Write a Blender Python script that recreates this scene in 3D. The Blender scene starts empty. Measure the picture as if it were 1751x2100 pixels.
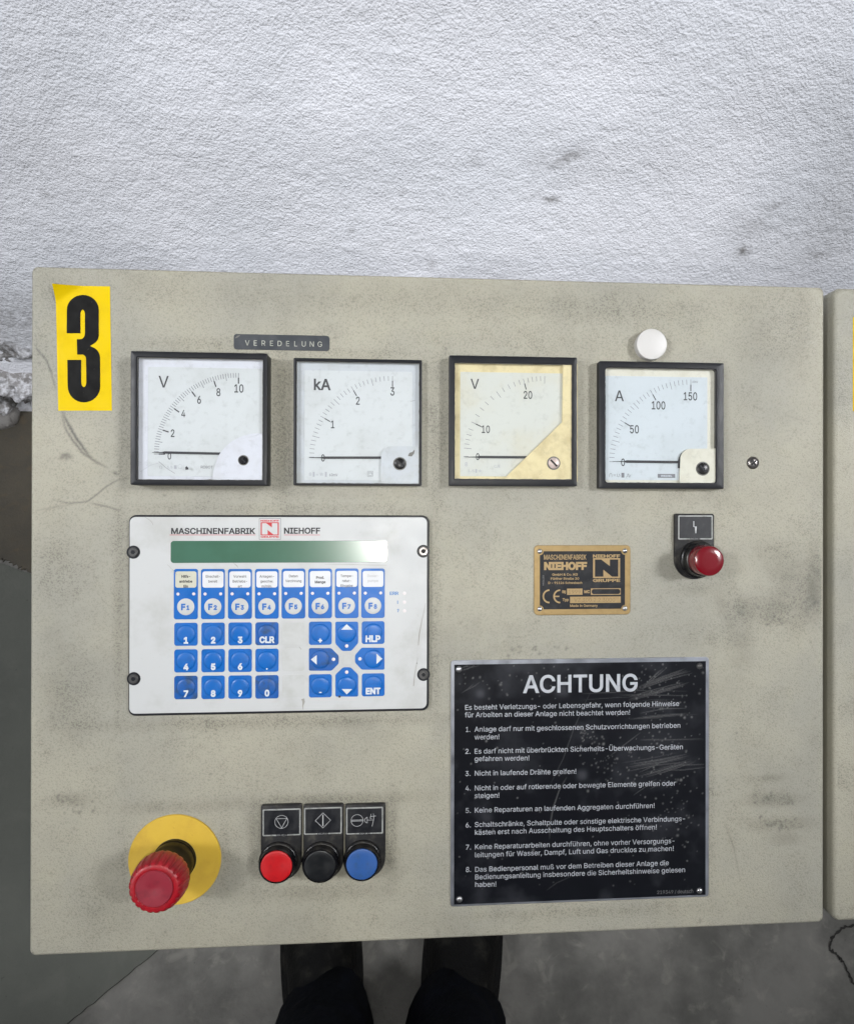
import bpy, math, random, os
import numpy as np
from mathutils import Matrix, Vector
from mathutils.geometry import delaunay_2d_cdt

scene = bpy.context.scene
C = scene.collection

# ------------------------------------------------------------------ camera
# Panel frame: mm, x right, y up along the sloping panel face, z out of it.
TILT = math.radians(35)             # the console face lies 35 degrees from level
PANEL_H = 0.95                      # height of its centre over the floor (m)
PM = Matrix(((1, 0, 0, 0),
             (0, math.cos(TILT), -math.sin(TILT), 0),
             (0, math.sin(TILT), math.cos(TILT), PANEL_H),
             (0, 0, 0, 1)))
FOC, PPX, PPY = 1751.0, 1006.0, 1049.8
_w = np.array([-2.21858451e-03, -8.96465180e-02, 1.88338954e-03])
_t = np.array([-35.6629112, 72.5883631, 647.396082])


def _rod(w):
    a = np.linalg.norm(w); k = w / a
    K = np.array([[0, -k[2], k[1]], [k[2], 0, -k[0]], [-k[1], k[0], 0]])
    return np.eye(3) + math.sin(a) * K + (1 - math.cos(a)) * K @ K


_R = _rod(_w)
_F = np.diag([1., -1., -1.])
CAM = _F @ (-_R.T @ _t)             # camera centre in the panel frame, mm
_r, _d, _f = (_F @ _R.T[:, i] for i in range(3))
M = Matrix.Identity(4)
for i in range(3):
    M[i][0] = _r[i]; M[i][1] = -_d[i]; M[i][2] = -_f[i]; M[i][3] = CAM[i] * 0.001
cam_data = bpy.data.cameras.new('camera')
cam = bpy.data.objects.new('camera', cam_data)
C.objects.link(cam)
cam.matrix_world = PM @ M
cam_data.sensor_fit = 'HORIZONTAL'
cam_data.sensor_width = 24
cam_data.lens = 24.0 * FOC / 1751.0
cam_data.shift_x = -(PPX - 875.5) / 1751.0
cam_data.clip_start = 0.02
cam_data.clip_end = 50
scene.camera = cam

# ------------------------------------------------------------------ light
world = bpy.data.worlds.new('World')
scene.world = world
world.use_nodes = True
bg = world.node_tree.nodes['Background']
bg.inputs[0].default_value = (0.90, 0.95, 1.0, 1)
bg.inputs[1].default_value = 0.25
scene.view_settings.view_transform = 'Standard'
scene.view_settings.look = 'None'
scene.view_settings.exposure = -0.37
scene.view_settings.gamma = 1.0


def area(name, loc, target, sx, sy, power, col):
    l = bpy.data.lights.new(name, 'AREA')
    l.shape = 'RECTANGLE'; l.size = sx; l.size_y = sy
    l.energy = power; l.color = col
    o = bpy.data.objects.new(name, l)
    C.objects.link(o)
    o.location = loc
    o.rotation_euler = (Vector(target) - Vector(loc)).to_track_quat('-Z', 'Y').to_euler()
    return o


# unseen fill lights added to brighten wall and panel, then the phone's own flash
for lx, pw in ((-2.7, 10.5), (2.7, 12.5)):
    hd_ = area('wall_fill_light', (lx, -1.2, 4.1), (0.0, 1.0, 0.20), 1.0, .6, pw, (0.97, 0.98, 1.0))
    hd_.data.spread = math.radians(40)
area('left_fill_light', (-3.0, -1.5, 1.9), (0, .5, .7), 1.4, .8, 17, (0.97, 0.98, 1.0))  # added low fill from the left, no known fixture
fl = bpy.data.lights.new('phone_flash', 'AREA')
fl.shape = 'DISK'; fl.size = 0.012; fl.energy = 2.7; fl.color = (1.0, 0.985, 0.93)
flo = bpy.data.objects.new('phone_flash', fl)
C.objects.link(flo)
flo.matrix_world = PM @ Matrix.Translation(Vector((CAM[0] - 12, CAM[1] - 32, CAM[2] + 4)) * 0.001)

# ------------------------------------------------------------------ helpers
rnd = random.Random(7)


def U(px, py, h=0.0):
    """a point of the photograph (1751 px wide) -> mm on the panel at height h"""
    d = _F @ (_R.T @ np.array([(px - PPX) / FOC, (py - PPY) / FOC, 1.0]))
    k = (h - CAM[2]) / d[2]
    return CAM[0] + d[0] * k, CAM[1] + d[1] * k


def S(sx, sy, h=0.0):
    return U(sx * 1751 / 3024, sy * 1751 / 3024, h)


def zoomer(ox, oy, k):
    return lambda x, y, h=0.0: S(ox + x * k, oy + y * k, h)


Z1 = zoomer(0, 900, 1000 / 1751)
Z2 = zoomer(1000, 1100, 1000 / 1751)
Z3 = zoomer(2000, 900, 1024 / 1751)
Z4 = zoomer(400, 1780, 600 / 1615)
Z5 = zoomer(950, 1780, 600 / 1615)
Z6 = zoomer(1800, 1780, 900 / 1751)
ZA = zoomer(1550, 2300, 1050 / 1751)
ZB = zoomer(1550, 2750, 1050 / 1751)
ZC = zoomer(400, 2800, 1000 / 1751)

_PMn = np.array(PM)
CAMW = (_PMn @ np.array([*(CAM * 0.001), 1.0]))[:3]


def rayw(px, py):
    d = _F @ (_R.T @ np.array([(px - PPX) / FOC, (py - PPY) / FOC, 1.0]))
    return _PMn[:3, :3] @ d


def on_floor(px, py, z=0.0):
    d = rayw(px, py)
    k = (z - CAMW[2]) / d[2]
    return float(CAMW[0] + d[0] * k), float(CAMW[1] + d[1] * k)


def on_wall(px, py, y):
    d = rayw(px, py)
    k = (y - CAMW[1]) / d[1]
    return float(CAMW[0] + d[0] * k), float(CAMW[2] + d[2] * k)


ORG = {}


def thing(name, label, cat, x, y, z=0.0, group=None):
    o = bpy.data.objects.new(name, None)
    C.objects.link(o)
    o.empty_display_size = 0.01
    o.matrix_world = PM @ Matrix.Translation(Vector((x, y, z)) * 0.001)
    o['label'] = label; o['category'] = cat
    if group: o['group'] = group
    ORG[o.name] = (x, y, z)
    return o


def tag(o, label, cat, group=None):
    o['label'] = label; o['category'] = cat
    if group: o['group'] = group
    return o


class MB:
    def __init__(s):
        s.v = []; s.f = []

    def loft(s, loops, cap0=False, cap1=True, closed=True):
        n = len(loops[0][0]); base = len(s.v)
        for pts, z in loops:
            s.v += [(p[0], p[1], z if len(p) < 3 else p[2]) for p in pts]
        for k in range(len(loops) - 1):
            a = base + k * n; b = a + n
            for i in range(n if closed else n - 1):
                j = (i + 1) % n
                s.f.append((a + i, a + j, b + j, b + i))
        if cap0: s.f.append(tuple(base + i for i in reversed(range(n))))
        if cap1: s.f.append(tuple(base + (len(loops) - 1) * n + i for i in range(n)))
        return s

    def prism(s, pts, z0, z1):
        return s.loft([(pts, z0), (pts, z1)], False, True)

    def flat(s, pts, z):
        b = len(s.v); s.v += [(p[0], p[1], z) for p in pts]
        s.f.append(tuple(range(b, b + len(pts)))); return s

    def box(s, x0, x1, y0, y1, z0, z1):
        return s.prism([(x0, y0), (x1, y0), (x1, y1), (x0, y1)], z0, z1)

    def lathe(s, prof, cx, cy, n=48, mod=None, cap=True, cap0=False):
        loops = []
        for r, z in prof:
            pts = []
            for i in range(n):
                a = 2 * math.pi * i / n
                rr_ = r if mod is None else r + mod(a, z)
                pts.append((cx + rr_ * math.cos(a), cy + rr_ * math.sin(a)))
            loops.append((pts, z))
        return s.loft(loops, cap0, cap)

    def strip(s, pts, w, z, cap=True):
        """flat ribbon of width w along a polyline"""
        L = []; R = []
        n = len(pts)
        for i in range(n):
            a = pts[max(0, i - 1)]; b = pts[min(n - 1, i + 1)]
            dx, dy = b[0] - a[0], b[1] - a[1]
            l = math.hypot(dx, dy) or 1
            nx, ny = -dy / l, dx / l
            k = 1.0
            if 0 < i < n - 1:
                c = pts[i]
                d1 = (c[0] - a[0], c[1] - a[1]); l1 = math.hypot(*d1) or 1
                cosv = abs((-d1[1] / l1) * nx + (d1[0] / l1) * ny)
                k = min(1 / max(cosv, .35), 2.2)
            ww = (w[i] if isinstance(w, (list, tuple)) else w) * .5 * k
            p = pts[i]
            L.append((p[0] + nx * ww, p[1] + ny * ww)); R.append((p[0] - nx * ww, p[1] - ny * ww))
        b = len(s.v)
        for l_, r_ in zip(L, R):
            s.v += [(r_[0], r_[1], z), (l_[0], l_[1], z)]
        for i in range(n - 1):
            q = b + 2 * i
            s.f.append((q, q + 2, q + 3, q + 1))
        return s

    def closed_line(s, pts, w, z):
        out = []; inn = []
        n = len(pts)
        for i in range(n):
            a = pts[i - 1]; b = pts[(i + 1) % n]; c = pts[i]
            d1 = np.array([c[0] - a[0], c[1] - a[1]]); d2 = np.array([b[0] - c[0], b[1] - c[1]])
            d1 /= np.linalg.norm(d1) + 1e-9; d2 /= np.linalg.norm(d2) + 1e-9
            n1 = np.array([-d1[1], d1[0]]); n2 = np.array([-d2[1], d2[0]])
            m = n1 + n2; m /= np.linalg.norm(m) + 1e-9
            k = w / 2 / max(.3, float(m @ n1))
            out.append((c[0] - m[0] * k, c[1] - m[1] * k)); inn.append((c[0] + m[0] * k, c[1] + m[1] * k))
        b = len(s.v)
        s.v += [(p[0], p[1], z) for p in out] + [(p[0], p[1], z) for p in inn]
        for i in range(n):
            j = (i + 1) % n
            s.f.append((b + i, b + j, b + n + j, b + n + i))
        return s

    def ball(s, c, r, n=10, m=6, sz=1.0):
        loops = []
        for k in range(1, m):
            t = math.pi * k / m - math.pi / 2
            loops.append(([(c[0] + r * math.cos(t) * math.cos(2 * math.pi * i / n),
                            c[1] + r * math.cos(t) * math.sin(2 * math.pi * i / n),
                            c[2] + r * sz * math.sin(t)) for i in range(n)], 0))
        return s.loft(loops, True, True)

    def text(s, body, x0, x1, base, cap, z, bold=0.0, font=None, rot=0.0, narrow=None, res=3):
        """lettering fitted between x0 and x1 on a baseline with the given cap height"""
        v, f, bx = glyphs(body, bold, font, res)
        ky = cap / CAPH
        if narrow is not None:
            kx = ky * narrow
            cx = (x0 + x1) / 2
            x0 = cx - (bx[1] - bx[0]) * kx / 2
        else:
            kx = (x1 - x0) / max(bx[1] - bx[0], 1e-6)
        b = len(s.v)
        ca, sa = math.cos(rot), math.sin(rot)
        for p in v:
            px, py = (p[0] - bx[0]) * kx, p[1] * ky
            s.v.append((x0 + px * ca - py * sa, base + px * sa + py * ca, z))
        s.f += [tuple(b + i for i in q) for q in f]
        return s

    def build(s, name, material, parent=None, smooth=35, kind=None, label=None, xf=None):
        me = bpy.data.meshes.new(name)
        if parent is not None:
            o_ = ORG[parent.name]
        else:
            o_ = None
        o = bpy.data.objects.new(name, me)
        if o_ is not None:
            vv = [((a - o_[0]) * .001, (b - o_[1]) * .001, (c - o_[2]) * .001) for a, b, c in s.v]
        elif xf == 'world':
            vv = s.v
        else:                               # a top-level mesh on the panel
            xs = [p[0] for p in s.v]; ys = [p[1] for p in s.v]
            ox, oy = (min(xs) + max(xs)) / 2, (min(ys) + max(ys)) / 2
            vv = [((a - ox) * .001, (b - oy) * .001, c * .001) for a, b, c in s.v]
            o.matrix_world = PM @ Matrix.Translation(Vector((ox, oy, 0)) * .001)
            o_ = (ox, oy, 0)
        me.from_pydata(vv, [], s.f)
        me.materials.append(material)
        if smooth:
            me.shade_smooth()
            me.set_sharp_from_angle(angle=math.radians(smooth))
        else:
            me.shade_flat()
        C.objects.link(o)
        if parent is not None:
            o.parent = parent
        if kind: o['kind'] = kind
        if label: o['label'] = label
        ORG[o.name] = o_
        return o


def rr(x0, x1, y0, y1, r, n=6, ins=0.0):
    """rounded rectangle, counter-clockwise, inset by ins"""
    x0 += ins; x1 -= ins; y0 += ins; y1 -= ins
    r = max(r - ins, 0.02)
    P = []
    for cx, cy, a0 in ((x1 - r, y1 - r, 0), (x0 + r, y1 - r, 90), (x0 + r, y0 + r, 180), (x1 - r, y0 + r, 270)):
        for i in range(n + 1):
            a = math.radians(a0 + 90 * i / n)
            P.append((cx + r * math.cos(a), cy + r * math.sin(a)))
    return P


def circ(cx, cy, r, n=32, a0=0, a1=360, end=False):
    m = n + 1 if end else n
    return [(cx + r * math.cos(math.radians(a0 + (a1 - a0) * i / n)),
             cy + r * math.sin(math.radians(a0 + (a1 - a0) * i / n))) for i in range(m)]


def slab(mb, rect, r, z0, z1, bev, n=6):
    """rounded plate with a rolled top edge"""
    x0, x1, y0, y1 = rect
    L = [(rr(x0, x1, y0, y1, r, n), z0), (rr(x0, x1, y0, y1, r, n), z1 - bev)]
    for k in (1, 2, 3):
        a = math.radians(30 * k)
        L.append((rr(x0, x1, y0, y1, r, n, bev * (1 - math.cos(a))), z1 - bev + bev * math.sin(a)))
    L.append((rr(x0, x1, y0, y1, r, n, bev + .18), z1))
    return mb.loft(L)


def frame(mb, rect, r, inner, ri, z0, z1, zi, bev=.5, n=5):
    """picture frame: outer wall, rolled lip, inner wall down to zi"""
    x0, x1, y0, y1 = rect; a0, a1, b0, b1 = inner
    L = [(rr(x0, x1, y0, y1, r, n), z0), (rr(x0, x1, y0, y1, r, n), z1 - bev),
         (rr(x0, x1, y0, y1, r, n, bev * .3), z1 - bev * .3),
         (rr(x0, x1, y0, y1, r, n, bev), z1),
         (rr(a0 - bev, a1 + bev, b0 - bev, b1 + bev, ri + bev, n), z1),
         (rr(a0, a1, b0, b1, ri, n), z1 - bev), (rr(a0, a1, b0, b1, ri, n), zi)]
    return mb.loft(L, False, False)


# lettering
FONT = None
try:
    _p = os.path.join(bpy.utils.system_resource('DATAFILES', path='fonts'), 'Inter.woff2')
    FONT = bpy.data.fonts.load(_p)
except Exception:
    FONT = None
_gc = {}


def glyphs(body, bold=0.0, font=None, res=3):
    """outline the text, embolden it and fill it by winding number"""
    key = (body, bold, res)
    if key in _gc: return _gc[key]
    cu = bpy.data.curves.new('lettering', 'FONT')
    cu.body = body
    if FONT: cu.font = FONT
    cu.size = 1.0; cu.resolution_u = res
    cu.fill_mode = 'NONE'
    ob = bpy.data.objects.new('lettering', cu)
    me = ob.to_mesh()
    V = np.array([tuple(x.co)[:2] for x in me.vertices]) if len(me.vertices) else np.zeros((0, 2))
    nxt = {}
    for e in me.edges:
        nxt.setdefault(e.vertices[0], []).append(e.vertices[1]); nxt.setdefault(e.vertices[1], []).append(e.vertices[0])
    ob.to_mesh_clear()
    bpy.data.objects.remove(ob); bpy.data.curves.remove(cu)
    seen = set(); cons = []
    for a in sorted(nxt):
        if a in seen: continue
        c = [a]; seen.add(a); prev = None; cur = a
        while True:
            n_ = [b for b in nxt[cur] if b not in seen]
            if not n_: break
            if cur == a and a + 1 in n_: b = a + 1
            else: b = n_[0]
            c.append(b); seen.add(b); cur = b
        if len(c) > 2: cons.append(V[c])
    cc = []
    for P in cons:
        d = np.linalg.norm(P - np.roll(P, 1, 0), axis=1)
        P = P[d > 1e-5]
        if len(P) > 2: cc.append(P)
    cons = cc
    # outer contours run one way, holes the other: the biggest contour tells which
    def ar(P):
        x, y = P[:, 0], P[:, 1]
        return .5 * float(np.sum(x * np.roll(y, -1) - np.roll(x, -1) * y))
    if not cons:
        return [(0, 0, 0)], [], (0, 1)
    big = max(cons, key=lambda P: abs(ar(P)))
    sg = 1 if ar(big) > 0 else -1
    if bold:
        new = []
        for P in cons:
            e1 = P - np.roll(P, 1, 0); e2 = np.roll(P, -1, 0) - P
            e1 /= np.linalg.norm(e1, axis=1)[:, None]; e2 /= np.linalg.norm(e2, axis=1)[:, None]
            n1 = np.stack([e1[:, 1], -e1[:, 0]], 1); n2 = np.stack([e2[:, 1], -e2[:, 0]], 1)
            m_ = n1 + n2; l = np.linalg.norm(m_, axis=1)[:, None]; m_ = m_ / np.maximum(l, .3)
            k = 1 / np.maximum((m_ * n1).sum(1), .5)
            new.append(P + sg * bold * m_ * k[:, None])
        cons = new
    pts = np.concatenate(cons); E_ = []; b = 0
    for P in cons:
        n_ = len(P); E_ += [(b + i, b + (i + 1) % n_) for i in range(n_)]; b += n_
    r_ = delaunay_2d_cdt([Vector(p_) for p_ in pts.tolist()], E_, [], 0, 1e-6, False)
    vo = np.array([tuple(v_) for v_ in r_[0]]); F_ = np.array([tuple(f_)[:3] for f_ in r_[2]])
    cen = vo[F_].mean(1)
    A = pts[[e[0] for e in E_]]; B = pts[[e[1] for e in E_]]
    px, py = cen[:, 0][:, None], cen[:, 1][:, None]
    up = (A[None, :, 1] <= py) & (B[None, :, 1] > py); dn = (A[None, :, 1] > py) & (B[None, :, 1] <= py)
    side = (B[None, :, 0] - A[None, :, 0]) * (py - A[None, :, 1]) - (px - A[None, :, 0]) * (B[None, :, 1] - A[None, :, 1])
    wn = (up & (side > 0)).sum(1) - (dn & (side < 0)).sum(1)
    F_ = F_[(wn * sg) > 0]
    a_, b_, c_ = vo[F_[:, 0]], vo[F_[:, 1]], vo[F_[:, 2]]
    o_ = (b_[:, 0] - a_[:, 0]) * (c_[:, 1] - a_[:, 1]) - (b_[:, 1] - a_[:, 1]) * (c_[:, 0] - a_[:, 0])
    F_[o_ < 0] = F_[o_ < 0][:, ::-1]
    g = [tuple(int(q) for q in f_) for f_ in F_]
    v = [(float(p_[0]), float(p_[1]), 0.0) for p_ in vo]
    r = (v, g, (float(pts[:, 0].min()), float(pts[:, 0].max())))
    _gc[key] = r
    return r


CAPH = 1.0
_h = glyphs('H')
CAPH = max(p[1] for p in _h[0])


# ------------------------------------------------------------------ materials
ALB = 0.74


def lin(r, g, b, k=1.0):
    k *= ALB
    def c(u):
        u /= 255.0
        return min(1.0, k * (u / 12.92 if u <= .04045 else ((u + .055) / 1.055) ** 2.4))
    return (c(r), c(g), c(b), 1.0)


def new_mat(name):
    m = bpy.data.materials.new(name)
    m.use_nodes = True
    nt = m.node_tree
    return m, nt, nt.nodes['Principled BSDF']


def nd(nt, t, **kw):
    n = nt.nodes.new(t)
    for k, v in kw.items():
        setattr(n, k, v)
    return n


def lk(nt, a, b):
    nt.links.new(a, b)


def coords(nt):
    return nd(nt, 'ShaderNodeTexCoord').outputs['Object']


def noise(nt, vec, scale, detail=3, rough=.55, dist=0.0):
    n = nd(nt, 'ShaderNodeTexNoise')
    n.inputs['Scale'].default_value = scale
    n.inputs['Detail'].default_value = detail
    n.inputs['Roughness'].default_value = rough
    n.inputs['Distortion'].default_value = dist
    lk(nt, vec, n.inputs['Vector'])
    return n.outputs['Fac']


def ramp(nt, fac, lo, hi, a=0.0, b=1.0):
    n = nd(nt, 'ShaderNodeMapRange', interpolation_type='SMOOTHSTEP')
    n.inputs['From Min'].default_value = lo; n.inputs['From Max'].default_value = hi
    n.inputs['To Min'].default_value = a; n.inputs['To Max'].default_value = b
    lk(nt, fac, n.inputs['Value'])
    return n.outputs['Result']


def math_(nt, op, a, b):
    n = nd(nt, 'ShaderNodeMath', operation=op)
    for i, x in enumerate((a, b)):
        if isinstance(x, (int, float)): n.inputs[i].default_value = x
        else: lk(nt, x, n.inputs[i])
    return n.outputs[0]


def mixc(nt, fac, a, b):
    n = nd(nt, 'ShaderNodeMix', data_type='RGBA')
    if isinstance(fac, (int, float)): n.inputs['Factor'].default_value = fac
    else: lk(nt, fac, n.inputs['Factor'])
    for key, x in (('A', a), ('B', b)):
        s = [i for i in n.inputs if i.name == key and i.type == 'RGBA'][0]
        if isinstance(x, tuple): s.default_value = x
        else: lk(nt, x, s)
    return [o for o in n.outputs if o.type == 'RGBA'][0]


def bump(nt, bsdf, h, dist, strength=1.0):
    b = nd(nt, 'ShaderNodeBump')
    b.inputs['Distance'].default_value = dist
    b.inputs['Strength'].default_value = strength
    lk(nt, h, b.inputs['Height'])
    lk(nt, b.outputs['Normal'], bsdf.inputs['Normal'])


def mat(name, col, rough=.5, metal=0.0, dirt=None, dirt_amt=.35, dirt_scale=60, speck=0.0,
        bs=0, bd=0, coat=0.0, spec=.5, rv=.1, trans=0.0, sss=0.0):
    """painted / moulded surface with uneven grime, specks, gloss variation and fine relief"""
    m, nt, p = new_mat(name)
    co = coords(nt)
    c = col
    if dirt:
        n1 = noise(nt, co, dirt_scale, 5, .6)
        c = mixc(nt, ramp(nt, n1, .45, .75, 0, dirt_amt), c, dirt)
        if speck:
            n2 = noise(nt, co, 420, 2, .5)
            c = mixc(nt, ramp(nt, n2, .70, .76, 0, speck), c, dirt)
    if isinstance(c, tuple): p.inputs['Base Color'].default_value = c
    else: lk(nt, c, p.inputs['Base Color'])
    n3 = noise(nt, co, 90, 4, .6)
    lk(nt, ramp(nt, n3, .3, .7, max(rough - rv, .02), min(rough + rv, 1)), p.inputs['Roughness'])
    p.inputs['Metallic'].default_value = metal
    p.inputs['Coat Weight'].default_value = coat
    p.inputs['Coat Roughness'].default_value = .12
    p.inputs['Specular IOR Level'].default_value = spec
    p.inputs['Transmission Weight'].default_value = trans
    if bs:
        bump(nt, p, noise(nt, co, bs, 3, .55), bd)
    return m


GR = lin(95, 88, 72)
BK = lin(30, 30, 34)
m_black = mat('black_bezel_plastic', lin(26, 28, 34), .42, spec=.3, rv=.05, dirt=lin(90, 86, 80), dirt_amt=.06, speck=.25, bs=900, bd=.00004)
m_black_gloss = mat('black_gloss_plastic', lin(16, 16, 20), .3, spec=.35, dirt=lin(95, 90, 80), dirt_amt=.3, dirt_scale=120, speck=.3)
m_collar = mat('matt_black_collar', lin(10, 10, 12), .45, spec=.2)
m_dusty = mat('dusty_black_plastic', lin(22, 22, 25), .5, spec=.35, dirt=lin(110, 106, 95), dirt_amt=.28, dirt_scale=150, speck=.5)
m_white = mat('white_housing', lin(206, 211, 218, 1.0), .5, dirt=lin(170, 165, 150), dirt_amt=.25, speck=.25)
m_white_violet = mat('white_cover_violet_tint', lin(219, 221, 231, 1.05), .5, dirt=lin(170, 168, 160), dirt_amt=.25, speck=.2)
m_cream = mat('cream_housing', lin(226, 223, 209, 1.05), .5, dirt=lin(170, 160, 130), dirt_amt=.25, speck=.2)
m_yellowed = mat('yellowed_housing', lin(233, 218, 172, 1.05), .5, dirt=lin(140, 110, 60), dirt_amt=.35, speck=.3)
m_dial = mat('dial_enamel', lin(218, 222, 225, 1.0), .6, dirt=lin(190, 192, 190), dirt_amt=.35, dirt_scale=25)
m_dial_warm = mat('aged_dial_enamel', lin(218, 220, 214, 1.0), .6, dirt=lin(214, 200, 160), dirt_amt=.35, dirt_scale=25)
m_dial_blue = mat('dial_enamel_bluish', lin(215, 223, 230, 1.0), .6, dirt=lin(190, 198, 200), dirt_amt=.3, dirt_scale=25)
m_ink = mat('dial_ink', lin(70, 70, 74), .7)
m_ink_grey = mat('pale_dial_ink', lin(135, 135, 142), .7)
m_ink_fade = mat('faded_dial_ink', lin(185, 187, 195), .7)
m_needle = mat('needle_black', lin(44, 44, 50), .5)
m_sticker = mat('yellow_sticker', lin(240, 206, 1, 1.0), .55, spec=.12, dirt=lin(190, 150, 20), dirt_amt=.35, dirt_scale=40, speck=.35, bs=300, bd=.00003)
m_sticker_ink = mat('sticker_black_ink', lin(20, 20, 20), .6, spec=.12, dirt=lin(90, 88, 80), dirt_amt=.08, speck=.35)
m_disc = mat('yellow_disc', lin(222, 184, 62, 1.05), .55, dirt=lin(160, 120, 40), dirt_amt=.35, dirt_scale=35, speck=.3, bs=600, bd=.00003)
m_red_mush = mat('red_mushroom_plastic', lin(172, 18, 34, 1.05), .4, dirt=lin(120, 24, 34), dirt_amt=.5, dirt_scale=140, bs=500, bd=.00006)
m_red_face = mat('worn_red_face', lin(150, 38, 55, 1.05), .5, dirt=lin(100, 26, 38), dirt_amt=.6, dirt_scale=120, speck=.3)
m_red_btn = mat('red_button_plastic', lin(200, 22, 30, 1.05), .45, dirt=lin(140, 24, 30), dirt_amt=.4, dirt_scale=150, speck=.2)
m_blue_btn = mat('blue_button_plastic', lin(48, 92, 160, 1.1), .45, dirt=lin(60, 80, 100), dirt_amt=.5, dirt_scale=150, speck=.2)
m_key = mat('blue_key_foil', lin(16, 104, 190, 1.05), .38, spec=.35, dirt=lin(28, 84, 150), dirt_amt=.45, dirt_scale=110, speck=.12)
m_key_dirty = mat('smudged_blue_key_foil', lin(24, 92, 172, 1.05), .42, spec=.35, dirt=lin(58, 72, 74), dirt_amt=.75, dirt_scale=130, speck=.4)
m_foil = mat('white_membrane_foil', lin(203, 205, 206, 1.05), .5, dirt=lin(168, 166, 158), dirt_amt=.4, dirt_scale=28, speck=.18, bs=1500, bd=.00001)
m_foil_key = mat('blank_key_foil', lin(200, 202, 202, 1.05), .45, dirt=lin(168, 166, 158), dirt_amt=.35)
m_label = mat('paper_label', lin(226, 228, 232, 1.05), .6, dirt=lin(206, 204, 196), dirt_amt=.3)
m_label_old = mat('yellowed_paper_label', lin(206, 205, 188, 1.05), .6, dirt=lin(170, 165, 135), dirt_amt=.4)
m_print_white = mat('white_print', lin(220, 226, 234), .5, dirt=lin(150, 170, 190), dirt_amt=.3, dirt_scale=300)
m_print_blue = mat('blue_print', lin(36, 108, 192), .5)
m_print_blue_pale = mat('pale_blue_print', lin(96, 140, 196), .5)
m_print_black = mat('black_print', lin(48, 48, 52), .6)
m_print_grey = mat('grey_print', lin(110, 110, 112), .6)
m_print_faint = mat('faint_print', lin(196, 196, 200), .6)
m_red_print = mat('red_print', lin(205, 48, 56), .5)
m_brass = mat('brass_plate', lin(172, 146, 98, 1.0), .45, metal=.45, dirt=lin(120, 95, 55), dirt_amt=.4, dirt_scale=90, speck=.3, bs=700, bd=.00003)
m_brass_print = mat('brass_lettering', lin(176, 150, 106, 1.0), .45, metal=.3, dirt=lin(130, 105, 70), dirt_amt=.3, dirt_scale=200)
m_anod = mat('black_nameplate_field', lin(24, 26, 32), .45, spec=.3, dirt=lin(70, 70, 72), dirt_amt=.35, dirt_scale=120, speck=.3)
m_alu = mat('aluminium_edge', lin(170, 174, 184), .38, metal=.75, dirt=lin(110, 110, 112), dirt_amt=.4, dirt_scale=70)
m_alu_print = mat('aluminium_lettering', lin(196, 200, 208), .5, metal=.15, dirt=lin(120, 122, 128), dirt_amt=.45, dirt_scale=110)
m_rivet = mat('rivet_aluminium', lin(195, 195, 198), .3, metal=.9, dirt=lin(120, 118, 110), dirt_amt=.4, dirt_scale=300)
m_steel = mat('screw_steel', lin(140, 136, 134), .32, metal=.9, dirt=lin(60, 50, 45), dirt_amt=.6, dirt_scale=300)
m_grime_screw = mat('grimy_screw', lin(92, 92, 92), .45, metal=.5, dirt=lin(40, 38, 36), dirt_amt=.6, dirt_scale=260)
m_recess = mat('recess_dark', lin(24, 23, 24), .7)
m_pink_screw = mat('dusty_nickel_screw', lin(205, 188, 182), .45, metal=.3, dirt=lin(120, 100, 90), dirt_amt=.4, dirt_scale=200)
m_cap = mat('white_blanking_plug', lin(220, 218, 216, 1.0), .45, dirt=lin(190, 185, 176), dirt_amt=.25, speck=.1)
m_tape = mat('embossed_tape', lin(62, 66, 72), .38, dirt=lin(95, 97, 100), dirt_amt=.35, dirt_scale=120)
m_emboss = mat('embossed_letters', lin(196, 198, 186), .6, dirt=lin(110, 112, 110), dirt_amt=.5, dirt_scale=400)
m_led = mat('unlit_indicator', lin(232, 224, 226), .35)
m_pen = mat('scuff_grey', lin(120, 118, 114), .7)
m_pen_soft = mat('scuff_pale', lin(168, 166, 160), .7)

# pilot lamp lens: red translucent plastic
m_lens, nt, p = new_mat('red_lamp_lens')
p.inputs['Base Color'].default_value = lin(122, 2, 22, 1.0)
p.inputs['Roughness'].default_value = .22
p.inputs['Coat Weight'].default_value = .6
p.inputs['Coat Roughness'].default_value = .08
p.inputs['Subsurface Weight'].default_value = .1
p.inputs['Subsurface Radius'].default_value = (.004, .0006, .0006)
bump(nt, p, noise(nt, coords(nt), 350, 2), .00008)

# green display window: glossy film over green glass
m_lcd, nt, p = new_mat('green_display_glass')
c = mixc(nt, ramp(nt, noise(nt, coords(nt), 40, 3), .4, .7, 0, .4), lin(62, 108, 86), lin(70, 120, 100))
lk(nt, c, p.inputs['Base Color'])
p.inputs['Roughness'].default_value = .23
p.inputs['Specular IOR Level'].default_value = 1.0

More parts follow.
